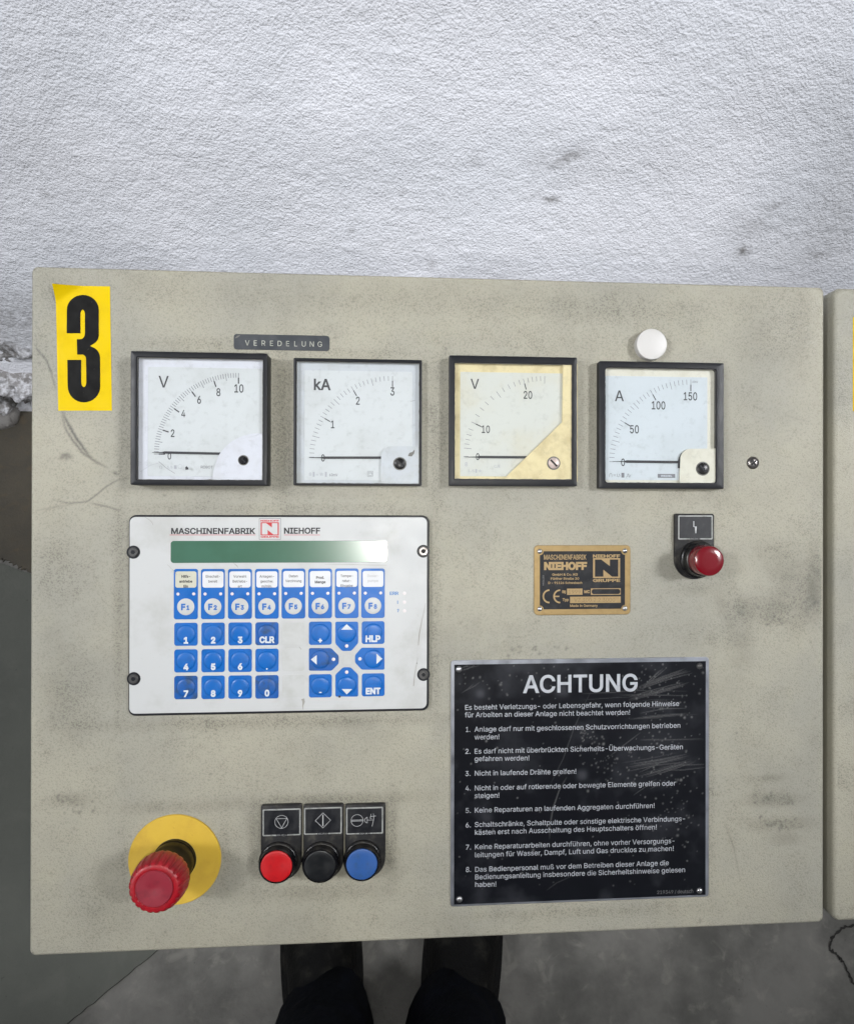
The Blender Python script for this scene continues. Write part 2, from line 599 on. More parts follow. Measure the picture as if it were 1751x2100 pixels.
# thin clear pane: mostly transparent, a little mirror
m_glass, nt, p = new_mat('clear_pane')
nt.nodes.remove(p)
outn = [n for n in nt.nodes if n.type == 'OUTPUT_MATERIAL'][0]
tr = nd(nt, 'ShaderNodeBsdfTransparent'); tr.inputs[0].default_value = (.97, .98, .98, 1)
gl = nd(nt, 'ShaderNodeBsdfGlossy'); gl.inputs['Roughness'].default_value = .08
fr = nd(nt, 'ShaderNodeLayerWeight'); fr.inputs[0].default_value = .5
fr_ = math_(nt, 'ADD', math_(nt, 'MULTIPLY', math_(nt, 'POWER', fr.outputs['Facing'], 5.0), .9), .035)
dn = noise(nt, coords(nt), 200, 4, .6)
df = nd(nt, 'ShaderNodeBsdfDiffuse'); df.inputs[0].default_value = lin(200, 200, 196)
mx0 = nd(nt, 'ShaderNodeMixShader'); lk(nt, ramp(nt, dn, .5, .8, .0, .12), mx0.inputs[0])
lk(nt, tr.outputs[0], mx0.inputs[1]); lk(nt, df.outputs[0], mx0.inputs[2])
mx = nd(nt, 'ShaderNodeMixShader'); lk(nt, fr_, mx.inputs[0])
lk(nt, mx0.outputs[0], mx.inputs[1]); lk(nt, gl.outputs[0], mx.inputs[2])
lk(nt, mx.outputs[0], outn.inputs['Surface'])


# structured paint of the cabinets: attributes 'grime' and 'mark' come with the mesh
def paint_material(name, use_attr=True):
    m, nt, p = new_mat(name)
    co = coords(nt)
    base = mixc(nt, ramp(nt, noise(nt, co, 9, 4, .55), .35, .7), lin(182, 178, 161, 1.0), lin(167, 165, 153, 1.0))
    base = mixc(nt, ramp(nt, noise(nt, co, 30, 4, .6), .5, .8, 0, .35), base, lin(184, 180, 158, 1.0))
    # peened relief of the paint
    r1 = noise(nt, co, 880, 2, .5, .8)
    r2 = noise(nt, co, 1500, 1, .5)
    relief = math_(nt, 'ADD', math_(nt, 'MULTIPLY', r1, .8), math_(nt, 'MULTIPLY', r2, .2))
    if use_attr:
        at = nd(nt, 'ShaderNodeAttribute', attribute_name='grime').outputs['Fac']
        mk = nd(nt, 'ShaderNodeAttribute', attribute_name='mark').outputs['Fac']
    else:
        at = ramp(nt, noise(nt, co, 14, 5, .6), .45, .8, .12, .7); mk = None
    # dirt settles in the hollows of the relief
    thr = math_(nt, 'SUBTRACT', relief, math_(nt, 'MULTIPLY', at, .05))
    hollow = ramp(nt, thr, .50, .35, 0, 1)
    n = [x for x in nt.nodes if x.type == 'MAP_RANGE'][-1]
    n.interpolation_type = 'SMOOTHSTEP'
    hollow = math_(nt, 'MULTIPLY', hollow, math_(nt, 'MINIMUM', math_(nt, 'ADD', math_(nt, 'MULTIPLY', at, .75), .18), .75))
    c = mixc(nt, hollow, base, lin(108, 106, 95))
    c = mixc(nt, math_(nt, 'MINIMUM', math_(nt, 'MULTIPLY', at, .30), .4), c, lin(118, 116, 102))
    if mk is not None:
        sk = nd(nt, 'ShaderNodeAttribute', attribute_name='smoke').outputs['Fac']
        skn = math_(nt, 'MULTIPLY', sk, ramp(nt, noise(nt, co, 70, 5, .65), .3, .7, .45, 1.1))
        c = mixc(nt, math_(nt, 'MINIMUM', skn, .8), c, lin(112, 109, 97))
        c = mixc(nt, math_(nt, 'MINIMUM', math_(nt, 'MULTIPLY', mk, 1.35), .9), c, lin(78, 76, 74))
    lk(nt, c, p.inputs['Base Color'])
    lk(nt, ramp(nt, noise(nt, co, 25, 3), .3, .7, .40, .52), p.inputs['Roughness'])
    p.inputs['Specular IOR Level'].default_value = .5
    bump(nt, p, relief, .0006, 1.0)
    return m


m_paint = paint_material('structured_beige_paint')
m_paint_plain = paint_material('structured_beige_paint_edge', False)


# ------------------------------------------------------------------ numpy painting of dirt (object-space)
def nfield(ny, nx, cell, seed, octs=3):
    """smooth random field 0..1"""
    g = np.random.RandomState(seed)
    out = np.zeros((ny, nx)); amp = 1; tot = 0
    for o in range(octs):
        cy, cx = max(2, int(ny / cell) + 3), max(2, int(nx / cell) + 3)
        a = g.rand(cy, cx)
        y = np.linspace(0, cy - 1.001, ny); x = np.linspace(0, cx - 1.001, nx)
        yi = y.astype(int); xi = x.astype(int)
        fy = (y - yi); fx = (x - xi)
        fy = (fy * fy * (3 - 2 * fy))[:, None]; fx = (fx * fx * (3 - 2 * fx))[None, :]
        A = a[yi][:, xi]; B = a[yi][:, np.minimum(xi + 1, cx - 1)]
        Cc = a[np.minimum(yi + 1, cy - 1)][:, xi]; D = a[np.minimum(yi + 1, cy - 1)][:, np.minimum(xi + 1, cx - 1)]
        out += amp * ((A * (1 - fx) + B * fx) * (1 - fy) + (Cc * (1 - fx) + D * fx) * fy)
        tot += amp; amp *= .55; cell = max(1.5, cell / 2.1)
    return out / tot


class Field:
    def __init__(s, x0, x1, y0, y1, res):
        s.x0, s.y0 = x0, y0
        s.nx = int(round((x1 - x0) / res)) + 1; s.ny = int(round((y1 - y0) / res)) + 1
        s.rx = (x1 - x0) / (s.nx - 1); s.ry = (y1 - y0) / (s.ny - 1)
        s.X = np.linspace(x0, x1, s.nx)[None, :]; s.Y = np.linspace(y0, y1, s.ny)[:, None]

    def blob(s, a, cx, cy, rx, ry, v, rot=0.0):
        X = s.X - cx; Y = s.Y - cy
        if rot:
            c, n = math.cos(rot), math.sin(rot)
            X, Y = X * c + Y * n, -X * n + Y * c
        a += v * np.exp(-(np.abs(X) / rx) ** 2.4 - (np.abs(Y) / ry) ** 2.4)

    def line(s, a, pts, w, v, jitter=0.0, fade=True, rg=None):
        rg = rg or rnd
        P = []
        for (xa, ya), (xb, yb) in zip(pts[:-1], pts[1:]):
            n = max(2, int(math.hypot(xb - xa, yb - ya) / (s.rx * .6)))
            for i in range(n):
                P.append((xa + (xb - xa) * i / n, ya + (yb - ya) * i / n))
        N = len(P)
        for k, (x, y) in enumerate(P):
            x += rg.uniform(-jitter, jitter); y += rg.uniform(-jitter, jitter)
            i = (x - s.x0) / s.rx; j = (y - s.y0) / s.ry
            R = int(max(1, 2 * w / s.rx)) + 1
            i0, j0 = int(i), int(j)
            if i0 < R or j0 < R or i0 >= s.nx - R - 1 or j0 >= s.ny - R - 1: continue
            e = math.sin(math.pi * (k + .5) / N) ** .5 if fade else 1
            ii = np.arange(i0 - R, i0 + R + 2); jj = np.arange(j0 - R, j0 + R + 2)
            d2 = ((ii - i) * s.rx)[None, :] ** 2 + ((jj - j) * s.ry)[:, None] ** 2
            g = v * e * np.exp(-d2 / (w * w))
            sub = a[j0 - R:j0 + R + 2, i0 - R:i0 + R + 2]
            np.maximum(sub, g, out=sub)

    def mesh(s, name, material, parent, z, attrs, extra=None, org=None):
        """sheet at height z with point attributes; extra = (verts, faces) of rims, attribute 0.2"""
        ox, oy, oz = ORG[parent.name] if parent is not None else org
        X, Y = np.meshgrid(s.X.ravel(), s.Y.ravel())
        v = np.stack([X.ravel() - ox, Y.ravel() - oy, np.full(X.size, z - oz)], 1) * .001
        idx = np.arange(s.nx * s.ny).reshape(s.ny, s.nx)
        q = np.stack([idx[:-1, :-1], idx[:-1, 1:], idx[1:, 1:], idx[1:, :-1]], -1).reshape(-1, 4)
        nv0 = len(v)
        loops = q.ravel(); sizes = np.full(len(q), 4)
        if extra:
            ev, ef = extra
            ev = (np.array(ev, float) - np.array([ox, oy, oz])) * .001
            v = np.concatenate([v, ev])
            el = [i + nv0 for f in ef for i in f]
            loops = np.concatenate([loops, el]); sizes = np.concatenate([sizes, [len(f) for f in ef]])
        me = bpy.data.meshes.new(name)
        me.vertices.add(len(v)); me.vertices.foreach_set('co', v.ravel().astype(np.float32))
        me.loops.add(len(loops)); me.loops.foreach_set('vertex_index', loops.astype(np.int32))
        me.polygons.add(len(sizes))
        st = np.concatenate([[0], np.cumsum(sizes)[:-1]])
        me.polygons.foreach_set('loop_start', st.astype(np.int32))
        me.update(calc_edges=True); me.validate()
        for k, a in attrs.items():
            at = me.attributes.new(k, 'FLOAT', 'POINT')
            val = np.full(len(v), .2 if k == 'grime' else 0.0, np.float32)
            val[:nv0] = a.ravel()
            at.data.foreach_set('value', val)
        me.materials.append(material)
        me.shade_smooth(); me.set_sharp_from_angle(angle=math.radians(35))
        o = bpy.data.objects.new(name, me)
        C.objects.link(o)
        if parent is not None: o.parent = parent
        ORG[o.name] = (ox, oy, oz)
        return o


# ------------------------------------------------------------------ floor and wall
WALL_Y = 1.02


def ground_mat(name, a, b, spot, sc=6, rough=.8):
    m, nt, p = new_mat(name)
    co = coords(nt)
    c = mixc(nt, ramp(nt, noise(nt, co, sc, 6, .65), .35, .7), a, b)
    c = mixc(nt, ramp(nt, noise(nt, co, sc * 5, 5, .6, .6), .52, .72, 0, .45), c, spot)
    c = mixc(nt, ramp(nt, noise(nt, co, sc * 22, 2, .5), .72, .78, 0, .5), c, lin(40, 38, 34))
    lk(nt, c, p.inputs['Base Color'])
    p.inputs['Roughness'].default_value = rough
    bump(nt, p, noise(nt, co, 160, 4, .65), .0012)
    return m


m_conc = ground_mat('worn_concrete', lin(132, 130, 125), lin(92, 91, 87), lin(158, 155, 147))
m_dark_floor = ground_mat('grey_painted_floor', lin(98, 100, 93), lin(90, 92, 86), lin(106, 107, 100), 4)
m_brown = ground_mat('stained_brown_floor', lin(84, 78, 66), lin(70, 66, 58), lin(98, 84, 62), 9)

mb = MB()
mb.v = [(-8, -8, 0), (8, -8, 0), (8, WALL_Y + .02, 0), (-8, WALL_Y + .02, 0)]
mb.f = [(0, 1, 2, 3)]
mb.build('floor', m_conc, xf='world', smooth=0, kind='structure')


def floor_sheet(name, px, material, z, jit=0.0, extra=()):
    """ragged sheet on the floor outlined in picture points"""
    g = random.Random(5)
    P = [on_floor(x, y, z) for x, y in px]
    out = []
    for i in range(len(P)):
        a, b = P[i], P[(i + 1) % len(P)]
        ra = px[i][2] if len(px[i]) > 2 else 0
        n = 14
        for k in range(n):
            t = k / n
            out.append((a[0] + (b[0] - a[0]) * t + g.uniform(-jit, jit), a[1] + (b[1] - a[1]) * t + g.uniform(-jit, jit)))
    mb = MB()
    mb.v = [(x, y, z) for x, y in out] + [(x, y, 0) for x, y in out]
    n = len(out)
    mb.f = [tuple(range(n))] + [(i, i + n, (i + 1) % n + n, (i + 1) % n) for i in range(n)]
    return mb.build(name, material, xf='world', smooth=0, kind='structure')


floor_sheet('stained_floor', [(-420, 1150), (-100, 1140), (0, 1144), (30, 1158), (62, 1172), (180, 1200), (420, 1200), (420, 800), (200, 785), (60, 783), (-420, 790)],
            m_brown, .002, .004)
floor_sheet('painted_floor', [(-700, 1180), (-100, 1150), (0, 1154), (30, 1166), (62, 1176), (110, 1185), (520, 1300), (840, 1500),
                              (311, 1958), (140, 2098), (-120, 2310), (-700, 2400)], m_dark_floor, .0035, .0012)
# floor crack, lower right
g = random.Random(3)
cr = [(1790, 1893), (1760, 1897), (1732, 1902), (1715, 1912), (1703, 1930), (1700, 1948), (1712, 1957), (1724, 1968), (1733, 1985), (1745, 2009), (1760, 2030), (1790, 2050)]
cp = []
for a, b in zip(cr[:-1], cr[1:]):
    for k in range(5):
        t = k / 5
        cp.append(on_floor(a[0] + (b[0] - a[0]) * t + g.uniform(-2, 2), a[1] + (b[1] - a[1]) * t + g.uniform(-2, 2)))
mb = MB().strip(cp, [g.uniform(.0015, .005) for _ in cp], .0015)
mb.build('floor_crack', mat('crack_shadow', lin(44, 42, 40), .9), xf='world', smooth=0, kind='structure')

# roughcast wall with real relief
wx0, wx1, wz0, wz1 = -1.75, 1.75, .0, 1.35
nx, nz = 701, 271
gx = np.linspace(wx0, wx1, nx); gz = np.linspace(wz0, wz1, nz)
GX, GZ = np.meshgrid(gx, gz)
lowf = nfield(nz, nx, 60, 11, 2)
rough_f = nfield(nz, nx, 3.2, 12, 2)
disp = (rough_f - .5) * .0022 + (lowf - .5) * .02
# broken plaster near the foot of the wall on the left
bx, bz = on_wall(20, 700, WALL_Y)
edge = np.clip(1 - (GZ / (.20 + .05 * nfield(nz, nx, 9, 14, 2))), 0, 1)
left = np.clip((-(GX) - .35) / .25, 0, 1)
chunk = nfield(nz, nx, 10, 13, 3)
disp += edge ** .6 * (chunk - .55) * .16
WY = WALL_Y - disp
v = np.stack([GX.ravel(), WY.ravel(), GZ.ravel()], 1)
idx = np.arange(nx * nz).reshape(nz, nx)
q = np.stack([idx[:-1, :-1], idx[:-1, 1:], idx[1:, 1:], idx[1:, :-1]], -1).reshape(-1, 4)
me = bpy.data.meshes.new('wall')
me.vertices.add(len(v)); me.vertices.foreach_set('co', v.ravel().astype(np.float32))
me.loops.add(q.size); me.loops.foreach_set('vertex_index', q.ravel().astype(np.int32))
me.polygons.add(len(q)); me.polygons.foreach_set('loop_start', (np.arange(len(q)) * 4).astype(np.int32))
me.update(calc_edges=True)
grime_shade = np.zeros((nz, nx))


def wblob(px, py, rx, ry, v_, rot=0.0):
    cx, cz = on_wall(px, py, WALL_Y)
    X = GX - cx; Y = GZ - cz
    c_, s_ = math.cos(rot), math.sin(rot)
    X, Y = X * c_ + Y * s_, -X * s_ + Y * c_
    grime_shade[:] += v_ * np.exp(-(X / rx) ** 2 - (Y / ry) ** 2)


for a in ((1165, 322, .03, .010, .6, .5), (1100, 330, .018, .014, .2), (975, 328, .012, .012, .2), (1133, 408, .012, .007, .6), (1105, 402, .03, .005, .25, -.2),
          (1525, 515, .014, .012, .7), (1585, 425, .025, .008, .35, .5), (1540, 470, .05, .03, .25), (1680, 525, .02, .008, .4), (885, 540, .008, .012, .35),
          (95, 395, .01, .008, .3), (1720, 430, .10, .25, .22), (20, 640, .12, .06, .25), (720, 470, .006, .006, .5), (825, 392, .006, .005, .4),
          (5, 700, .22, .10, .28), (300, 330, .3, .1, .08), (60, 300, .15, .4, .12)):  # broad lower-left blob: brown-grey plaster with shade painted in
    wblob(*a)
grime_shade += edge ** .4 * (.75 + .9 * np.clip((.62 - chunk) * 5, 0, 1))
at = me.attributes.new('grime', 'FLOAT', 'POINT'); at.data.foreach_set('value', grime_shade.ravel().astype(np.float32))  # wall grime together with the shade painted at its lower left
m_wall, nt, p = new_mat('roughcast_white_paint')
co = coords(nt)
c = mixc(nt, ramp(nt, noise(nt, co, 2.5, 4, .5), .35, .7), (.85, .86, .92, 1), (.76, .78, .84, 1))
gr = nd(nt, 'ShaderNodeAttribute', attribute_name='grime').outputs['Fac']
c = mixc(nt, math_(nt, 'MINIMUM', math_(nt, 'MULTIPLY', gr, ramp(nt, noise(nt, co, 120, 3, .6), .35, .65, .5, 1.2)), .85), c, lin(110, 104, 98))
lk(nt, c, p.inputs['Base Color'])
p.inputs['Roughness'].default_value = .7
hh = math_(nt, 'ADD', noise(nt, co, 150, 1.5, .45), math_(nt, 'MULTIPLY', noise(nt, co, 300, 1, .5), .5))
bump(nt, p, hh, .007, .38)
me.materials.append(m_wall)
me.shade_smooth()
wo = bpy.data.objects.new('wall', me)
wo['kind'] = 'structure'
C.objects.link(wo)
# the wall goes on outside the modelled relief
mb = MB()
Y2 = WALL_Y + .012
mb.v = [(-8, Y2, 0), (8, Y2, 0), (8, Y2, 3), (-8, Y2, 3)]
mb.f = [(0, 1, 2, 3)]
o = mb.build('wall_beyond', m_wall, xf='world', smooth=0, kind='structure')

# plaster rubble at the foot of the wall
mb = MB()
g = random.Random(21)
rub = [(8, 770, .05), (40, 742, .04), (12, 815, .045), (28, 790, .03), (-30, 800, .06), (-70, 790, .06), (52, 752, .03), (2, 850, .03), (-40, 850, .05), (-90, 860, .05)]
for (px, py, r) in rub:
    x, y = on_floor(px, py)
    y = min(y, WALL_Y - .01)
    n_, m_ = 12, 7
    loops = []
    for k in range(1, m_):
        t = math.pi * k / m_ - math.pi / 2
        loops.append(([(x + r * math.cos(t) * math.cos(2 * math.pi * i / n_) * g.uniform(.8, 1.2),
                        y + r * math.cos(t) * math.sin(2 * math.pi * i / n_) * g.uniform(.8, 1.2),
                        .008 + r * .55 * math.sin(t) * g.uniform(.8, 1.15)) for i in range(n_)], 0))
    mb.loft(loops, True, True)
m_rub = ground_mat('crumbled_plaster', lin(140, 137, 134), lin(112, 108, 104), lin(90, 85, 78), 30)
o = mb.build('plaster_rubble', m_rub, xf='world', smooth=60, kind='stuff')
o['label'] = 'crumbled pale plaster along the foot of the wall'

# ------------------------------------------------------------------ cabinets
def cabinet_body(t, x0, x1, y0, y1, door=18):
    mb = MB()
    L = [(rr(x0 + 9, x1 - 9, y0 + 9, y1 - 9, 3), -170), (rr(x0 + 9, x1 - 9, y0 + 9, y1 - 9, 3), -door - 2)]
    mb.loft(L, True, True)
    mb.build('enclosure', m_paint_plain, t)
    mb = MB()
    L = [(rr(x0 + 6, x1 - 6, y0 + 6, y1 - 6, 3), -door - 2), (rr(x0 + 6, x1 - 6, y0 + 6, y1 - 6, 3), -door)]
    mb.loft(L, True, True)
    mb.build('door_seal', m_recess, t)


def rim(x0, x1, y0, y1, r, edge, z0):
    """rolled door edge between the inner rectangle (inset by `edge`) and the back"""
    e = MB()
    n = 8
    inner = rr(x0 + edge, x1 - edge, y0 + edge, y1 - edge, .05, n)
    L = [(inner, 0)]
    for k in range(0, 7):
        a = math.radians(90 - 15 * k)
        ins = edge * (1 - math.cos(a))
        L.append((rr(x0, x1, y0, y1, r, n, ins), -edge + edge * math.sin(a)))
    L.append((rr(x0, x1, y0, y1, r, n, 0), z0))
    e.loft(L, False, False)
    return e.v, [tuple(reversed(f)) for f in e.f]


def pedestal(t, x):
    """welded column from the enclosure down to the floor (hidden from the photograph)"""
    inv = PM.inverted()
    mb = MB()
    def bx_(x0, x1, y0, y1, z0, z1):
        vs = [Vector((a, b, c_)) for c_ in (z0, z1) for a, b in ((x0, y0), (x1, y0), (x1, y1), (x0, y1))]
        b0 = len(mb.v)
        for q_ in vs:
            l = inv @ q_
            mb.v.append((l.x * 1000, l.y * 1000, l.z * 1000))
        for f_ in ((0, 3, 2, 1), (4, 5, 6, 7), (0, 1, 5, 4), (1, 2, 6, 5), (2, 3, 7, 6), (3, 0, 4, 7)):
            mb.f.append(tuple(b0 + i for i in f_))
    bx_(x - .07, x + .07, .10, .24, .01, .87)
    bx_(x - .17, x + .17, .02, .32, .0, .012)
    mb.build('pedestal', m_paint_plain, t, smooth=0)


D3 = 1751 / 3024
cab = thing('control_cabinet', 'large beige control cabinet carrying the gauges, keypad, warning plate and buttons', 'control cabinet', 0, 0, -20)
cabinet_body(cab, -300, 300, -251, 251)
pedestal(cab, 0.0)

fd = Field(-298, 298, -249, 249, .85)
gm = np.full((fd.ny, fd.nx), .16)
blot = nfield(fd.ny, fd.nx, 26, 2, 4)
gm += np.clip(blot - .5, 0, 1) * .8


def gb(px, py, rx, ry, v_, rot=0.0):
    x, y = U(px, py)
    fd.blob(gm, x, y, rx / 2.7, ry / 2.7, v_, rot)


for a in ((578, 850, 22, 150, .6), (590, 960, 20, 60, .35), (900, 900, 22, 130, .45), (898, 760, 30, 30, .3), (1205, 850, 20, 140, .3), (410, 706, 150, 14, .35), (740, 724, 130, 10, .4),
          (255, 860, 14, 120, .45), (1640, 1215, 50, 70, .45), (1560, 1255, 60, 30, .55), (1500, 1310, 60, 20, .35), (1672, 1190, 16, 60, .75), (1600, 1130, 45, 22, .4), (1500, 1230, 20, 45, .4),
          (1580, 1420, 60, 15, .2), (1585, 1640, 55, 14, .5), (1600, 1690, 55, 14, .5), (1560, 1600, 40, 8, .35), (1560, 700, 55, 45, .3), (1630, 650, 35, 80, .35),
          (150, 1430, 55, 90, .4), (120, 1180, 55, 60, .4), (243, 1250, 12, 200, .5), (130, 1640, 30, 12, .5), (800, 620, 700, 30, .25), (1300, 640, 200, 40, .25),
          (660, 1643, 140, 12, .7), (803, 1720, 12, 80, .6), (523, 1720, 12, 80, .5), (660, 1825, 130, 18, .35), (570, 1480, 330, 12, .45), (893, 1260, 12, 210, .45),
          (570, 1043, 330, 10, .3), (1460, 1600, 8, 260, .35), (1190, 1872, 280, 12, .35), (1425, 1200, 50, 20, .35), (1340, 1370, 150, 8, .25), (1520, 1245, 12, 22, .55), (1585, 1270, 14, 10, .5),
          (200, 1880, 60, 50, .25), (120, 700, 50, 120, .2), (345, 1655, 100, 12, .35), (460, 1740, 10, 80, .35), (255, 1760, 10, 80, .3), (1100, 700, 300, 25, .2), (950, 1350, 60, 12, .25)):
    gb(*a)
gm *= .55 + .9 * nfield(fd.ny, fd.nx, 9, 5, 3)
mk = np.zeros((fd.ny, fd.nx))
ZZ = lambda x, y: Z1(x, y)
fd.line(mk, [ZZ(*p) for p in ((195, 505), (230, 590), (290, 660), (320, 740), (350, 850))], .65, .55, .2)
fd.line(mk, [ZZ(*p) for p in ((385, 960), (400, 1010), (432, 1070), (480, 1150), (540, 1235), (590, 1285))], .9, .75, .35)
fd.line(mk, [ZZ(*p) for p in ((380, 980), (405, 1080), (450, 1150), (510, 1230), (600, 1290), (680, 1330))], .75, .6, .3)
fd.line(mk, [ZZ(*p) for p in ((700, 1352), (735, 1366))], .9, .5, .2)
fd.line(mk, [ZZ(*p) for p in ((320, 1520), (430, 1545), (540, 1535), (600, 1490), (660, 1440), (730, 1400), (800, 1385))], .6, .5, .15)
fd.line(mk, [ZZ(*p) for p in ((550, 1540), (640, 1560), (760, 1592))], .6, .45, .15)
fd.line(mk, [ZZ(*p) for p in ((200, 1595), (330, 1570), (480, 1545))], .7, .22, .2)
fd.line(mk, [ZZ(*p) for p in ((375, 1265), (410, 1245), (445, 1262))], 1.6, .5, .6)
fd.line(mk, [ZZ(*p) for p in ((410, 1240), (415, 1278))], 1.2, .5, .3)
fd.line(mk, [S(*p) for p in ((2565, 2904), (2600, 3010), (2623, 3131))], .6, .25, .1)
fd.line(mk, [S(*p) for p in ((2478, 3250), (2480, 3285))], .6, .4, .1)
fd.line(mk, [S(*p) for p in ((1548, 3290), (1550, 3320))], .8, .3, .4)
for x, y, n in ((150, 1640, 14), (175, 1660, 8), (1590, 1640, 16), (1600, 1690, 16), (1585, 1270, 9), (1540, 1250, 6), (370, 1985, 0), (1120, 1330, 10), (1060, 1330, 8), (1672, 1235, 22)):
    for k in range(n):
        a = U(x + rnd.gauss(0, 22), y + rnd.gauss(0, 7))
        b = (a[0] + rnd.uniform(-2, 2), a[1] + rnd.uniform(-2, 1))
        fd.line(mk, [a, b], rnd.uniform(.5, 1.1), rnd.uniform(.2, .55), .3)
for k in range(420):
    a = (rnd.uniform(-295, 295), rnd.uniform(-246, 246))
    b = (a[0] + rnd.uniform(-1.2, 1.2), a[1] + rnd.uniform(-1.2, 1.2))
    fd.line(mk, [a, b], rnd.uniform(.35, .8), rnd.uniform(.12, .5))
for k in range(46):
    a = (rnd.uniform(-290, 290), rnd.uniform(-240, 240)); t_ = rnd.uniform(0, 6.28); l = rnd.uniform(6, 28)
    fd.line(mk, [a, (a[0] + l * math.cos(t_), a[1] + l * math.sin(t_))], .5, rnd.uniform(.06, .16))
gm = np.clip(gm, 0, 1.2)
sk = np.zeros((fd.ny, fd.nx))
for px_, py_, rx_, ry_, v_, rot_ in ((1650, 1215, 60, 75, .40, .3), (1560, 1250, 70, 30, .38, -.2), (1672, 1190, 18, 70, .5, 0), (1520, 1330, 26, 60, .35, 0), (1590, 1150, 45, 60, .25, .2),
        (1480, 1245, 12, 50, .3, .4), (1590, 1640, 65, 12, .4, 0), (1600, 1690, 70, 14, .4, 0), (1610, 1720, 40, 14, .3, 0), (1585, 1595, 40, 7, .35, 0), (1560, 700, 60, 60, .22, 0), (1640, 680, 30, 110, .28, 0),
        (1420, 1210, 60, 14, .25, 0), (1480, 1420, 40, 50, .14, 0), (130, 1440, 45, 90, .28, 0), (110, 1300, 30, 60, .2, 0), (590, 870, 26, 160, .25, 0), (900, 870, 22, 160, .2, 0), (150, 1640, 40, 14, .35, 0),
        (230, 1880, 60, 40, .2, 0), (680, 1640, 160, 14, .4, 0), (803, 1720, 14, 80, .35, 0), (523, 1730, 14, 80, .3, 0), (660, 1832, 150, 16, .22, 0), (575, 1485, 330, 14, .2, 0), (800, 600, 800, 40, .12, 0),
        (1040, 1330, 30, 10, .25, 0), (360, 1655, 110, 14, .25, 0), (610, 1560, 90, 50, .12, .4), (250, 1230, 12, 150, .3, 0), (1430, 1020, 200, 25, .15, 0), (640, 1010, 400, 12, .18, 0)):
    x_, y_ = U(px_, py_)
    fd.blob(sk, x_, y_, rx_ / 2.7, ry_ / 2.7, v_, rot_)
sk *= .5 + .9 * nfield(fd.ny, fd.nx, 22, 77, 4)
sk += np.clip(nfield(fd.ny, fd.nx, 70, 78, 4) - .52, 0, 1) * .5
fd.mesh('door', m_paint, cab, 0.0, {'grime': gm, 'mark': mk, 'smoke': np.clip(sk, 0, .8)}, extra=rim(-300, 300, -251, 251, 4.5, 2.0, -18))

# neighbouring cabinet, only its left edge is in the picture
nx0 = U(1709, 1200)[0]
cab2 = thing('control_cabinet', 'second beige cabinet cut off by the right edge of the photo', 'control cabinet', nx0 + 300, 0, -20)
cabinet_body(cab2, nx0, nx0 + 600, -251, 251)
pedestal(cab2, (nx0 + 300) * .001)
f2 = Field(nx0 + 3.5, nx0 + 596.5, -247.5, 247.5, 2.5)
g2 = np.clip(.15 + np.clip(nfield(f2.ny, f2.nx, 12, 8, 4) - .5, 0, 1) * 1.4, 0, 1)
f2.mesh('door', m_paint, cab2, 0.0, {'grime': g2, 'mark': np.zeros_like(g2)}, extra=rim(nx0, nx0 + 600, -251, 251, 6, 3.5, -60))

# ------------------------------------------------------------------ number sticker
x0, y1 = Z1(345, 196); x1, y0 = Z1(690, 970)
st = thing('number_sticker', 'yellow sticker with a tall black 3 and a curled upper left corner', 'sticker', (x0 + x1) / 2, (y0 + y1) / 2)
g = MB()
nxs, nys = 26, 52
for j in range(nys + 1):
    for i in range(nxs + 1):
        u, w_ = i / nxs, j / nys
        x = Z1(340 + (1 - w_) * 20 + u * 345, 0)[0] if False else None
        TL, TR, BR, BL = Z1(345, 193), Z1(683, 198), Z1(695, 970), Z1(362, 970)
        x = (BL[0] * (1 - u) + BR[0] * u) * (1 - w_) + (TL[0] * (1 - u) + TR[0] * u) * w_
        y = (BL[1] * (1 - u) + BR[1] * u) * (1 - w_) + (TL[1] * (1 - u) + TR[1] * u) * w_
        c_ = max(0, 1 - (u * 1.9 + (1 - w_) * 7.0))          # curl of the corner
        z = .25 + 9 * c_ ** 1.2 + .25 * math.sin(w_ * 9 + u * 3) * (1 if u < .1 else .3) * .3
        z += .5 * max(0, math.sin((u + (1 - w_) * 2.2) * 26)) * max(0, .5 - u) * max(0, w_ - .86) * 7
        g.v.append((x + c_ * 1.2, y - c_ * 1.0, z))
for j in range(nys):
    for i in range(nxs):
        a = j * (nxs + 1) + i
        g.f.append((a, a + 1, a + nxs + 2, a + nxs + 1))
g.build('backing', m_sticker, st, smooth=80)
Q = lambda cx, cy, rx, ry, a0, a1, n=10: [(cx + rx * math.cos(math.radians(a0 + (a1 - a0) * i / n)), cy - ry * math.sin(math.radians(a0 + (a1 - a0) * i / n))) for i in range(n + 1)]
o3 = [(415, 490)]
o3 += Q(515, 345, 99, 93, 180, 0, 16)
o3 += [(614, 490)] + Q(555, 495, 60, 68, -10, -62, 5) + [(560, 568)]
o3 += Q(556, 645, 66, 72, 62, 5, 5)
o3 += Q(522, 818, 101, 101, 0, -180, 16)
o3 += [(419, 655), (505, 655)]
o3 += Q(521, 790, 16, 34, 180, 360, 8)
o3 += Q(510, 650, 25, 28, 0, 80, 5) + [(480, 622), (478, 527)]
o3 += Q(502, 490, 26, 36, -80, 0, 5) + Q(514, 372, 14, 28, 0, 180, 8) + [(500, 490)]
P3 = [Z1(*p) for p in o3]
P3.reverse()
MB().flat(P3, .45).build('numeral', m_sticker_ink, st, smooth=0)

# sticker on the neighbour: its left edge only
xa = U(1749, 640)[0]
s2 = MB()
slab(s2, (xa, xa + 62, U(1749, 843)[1], U(1749, 650)[1]), .3, .02, .25, .05, 2)
s2_ = s2.build('number_sticker', m_sticker, None)
tag(s2_, 'yellow sticker at the right edge of the photo on the second cabinet', 'sticker')

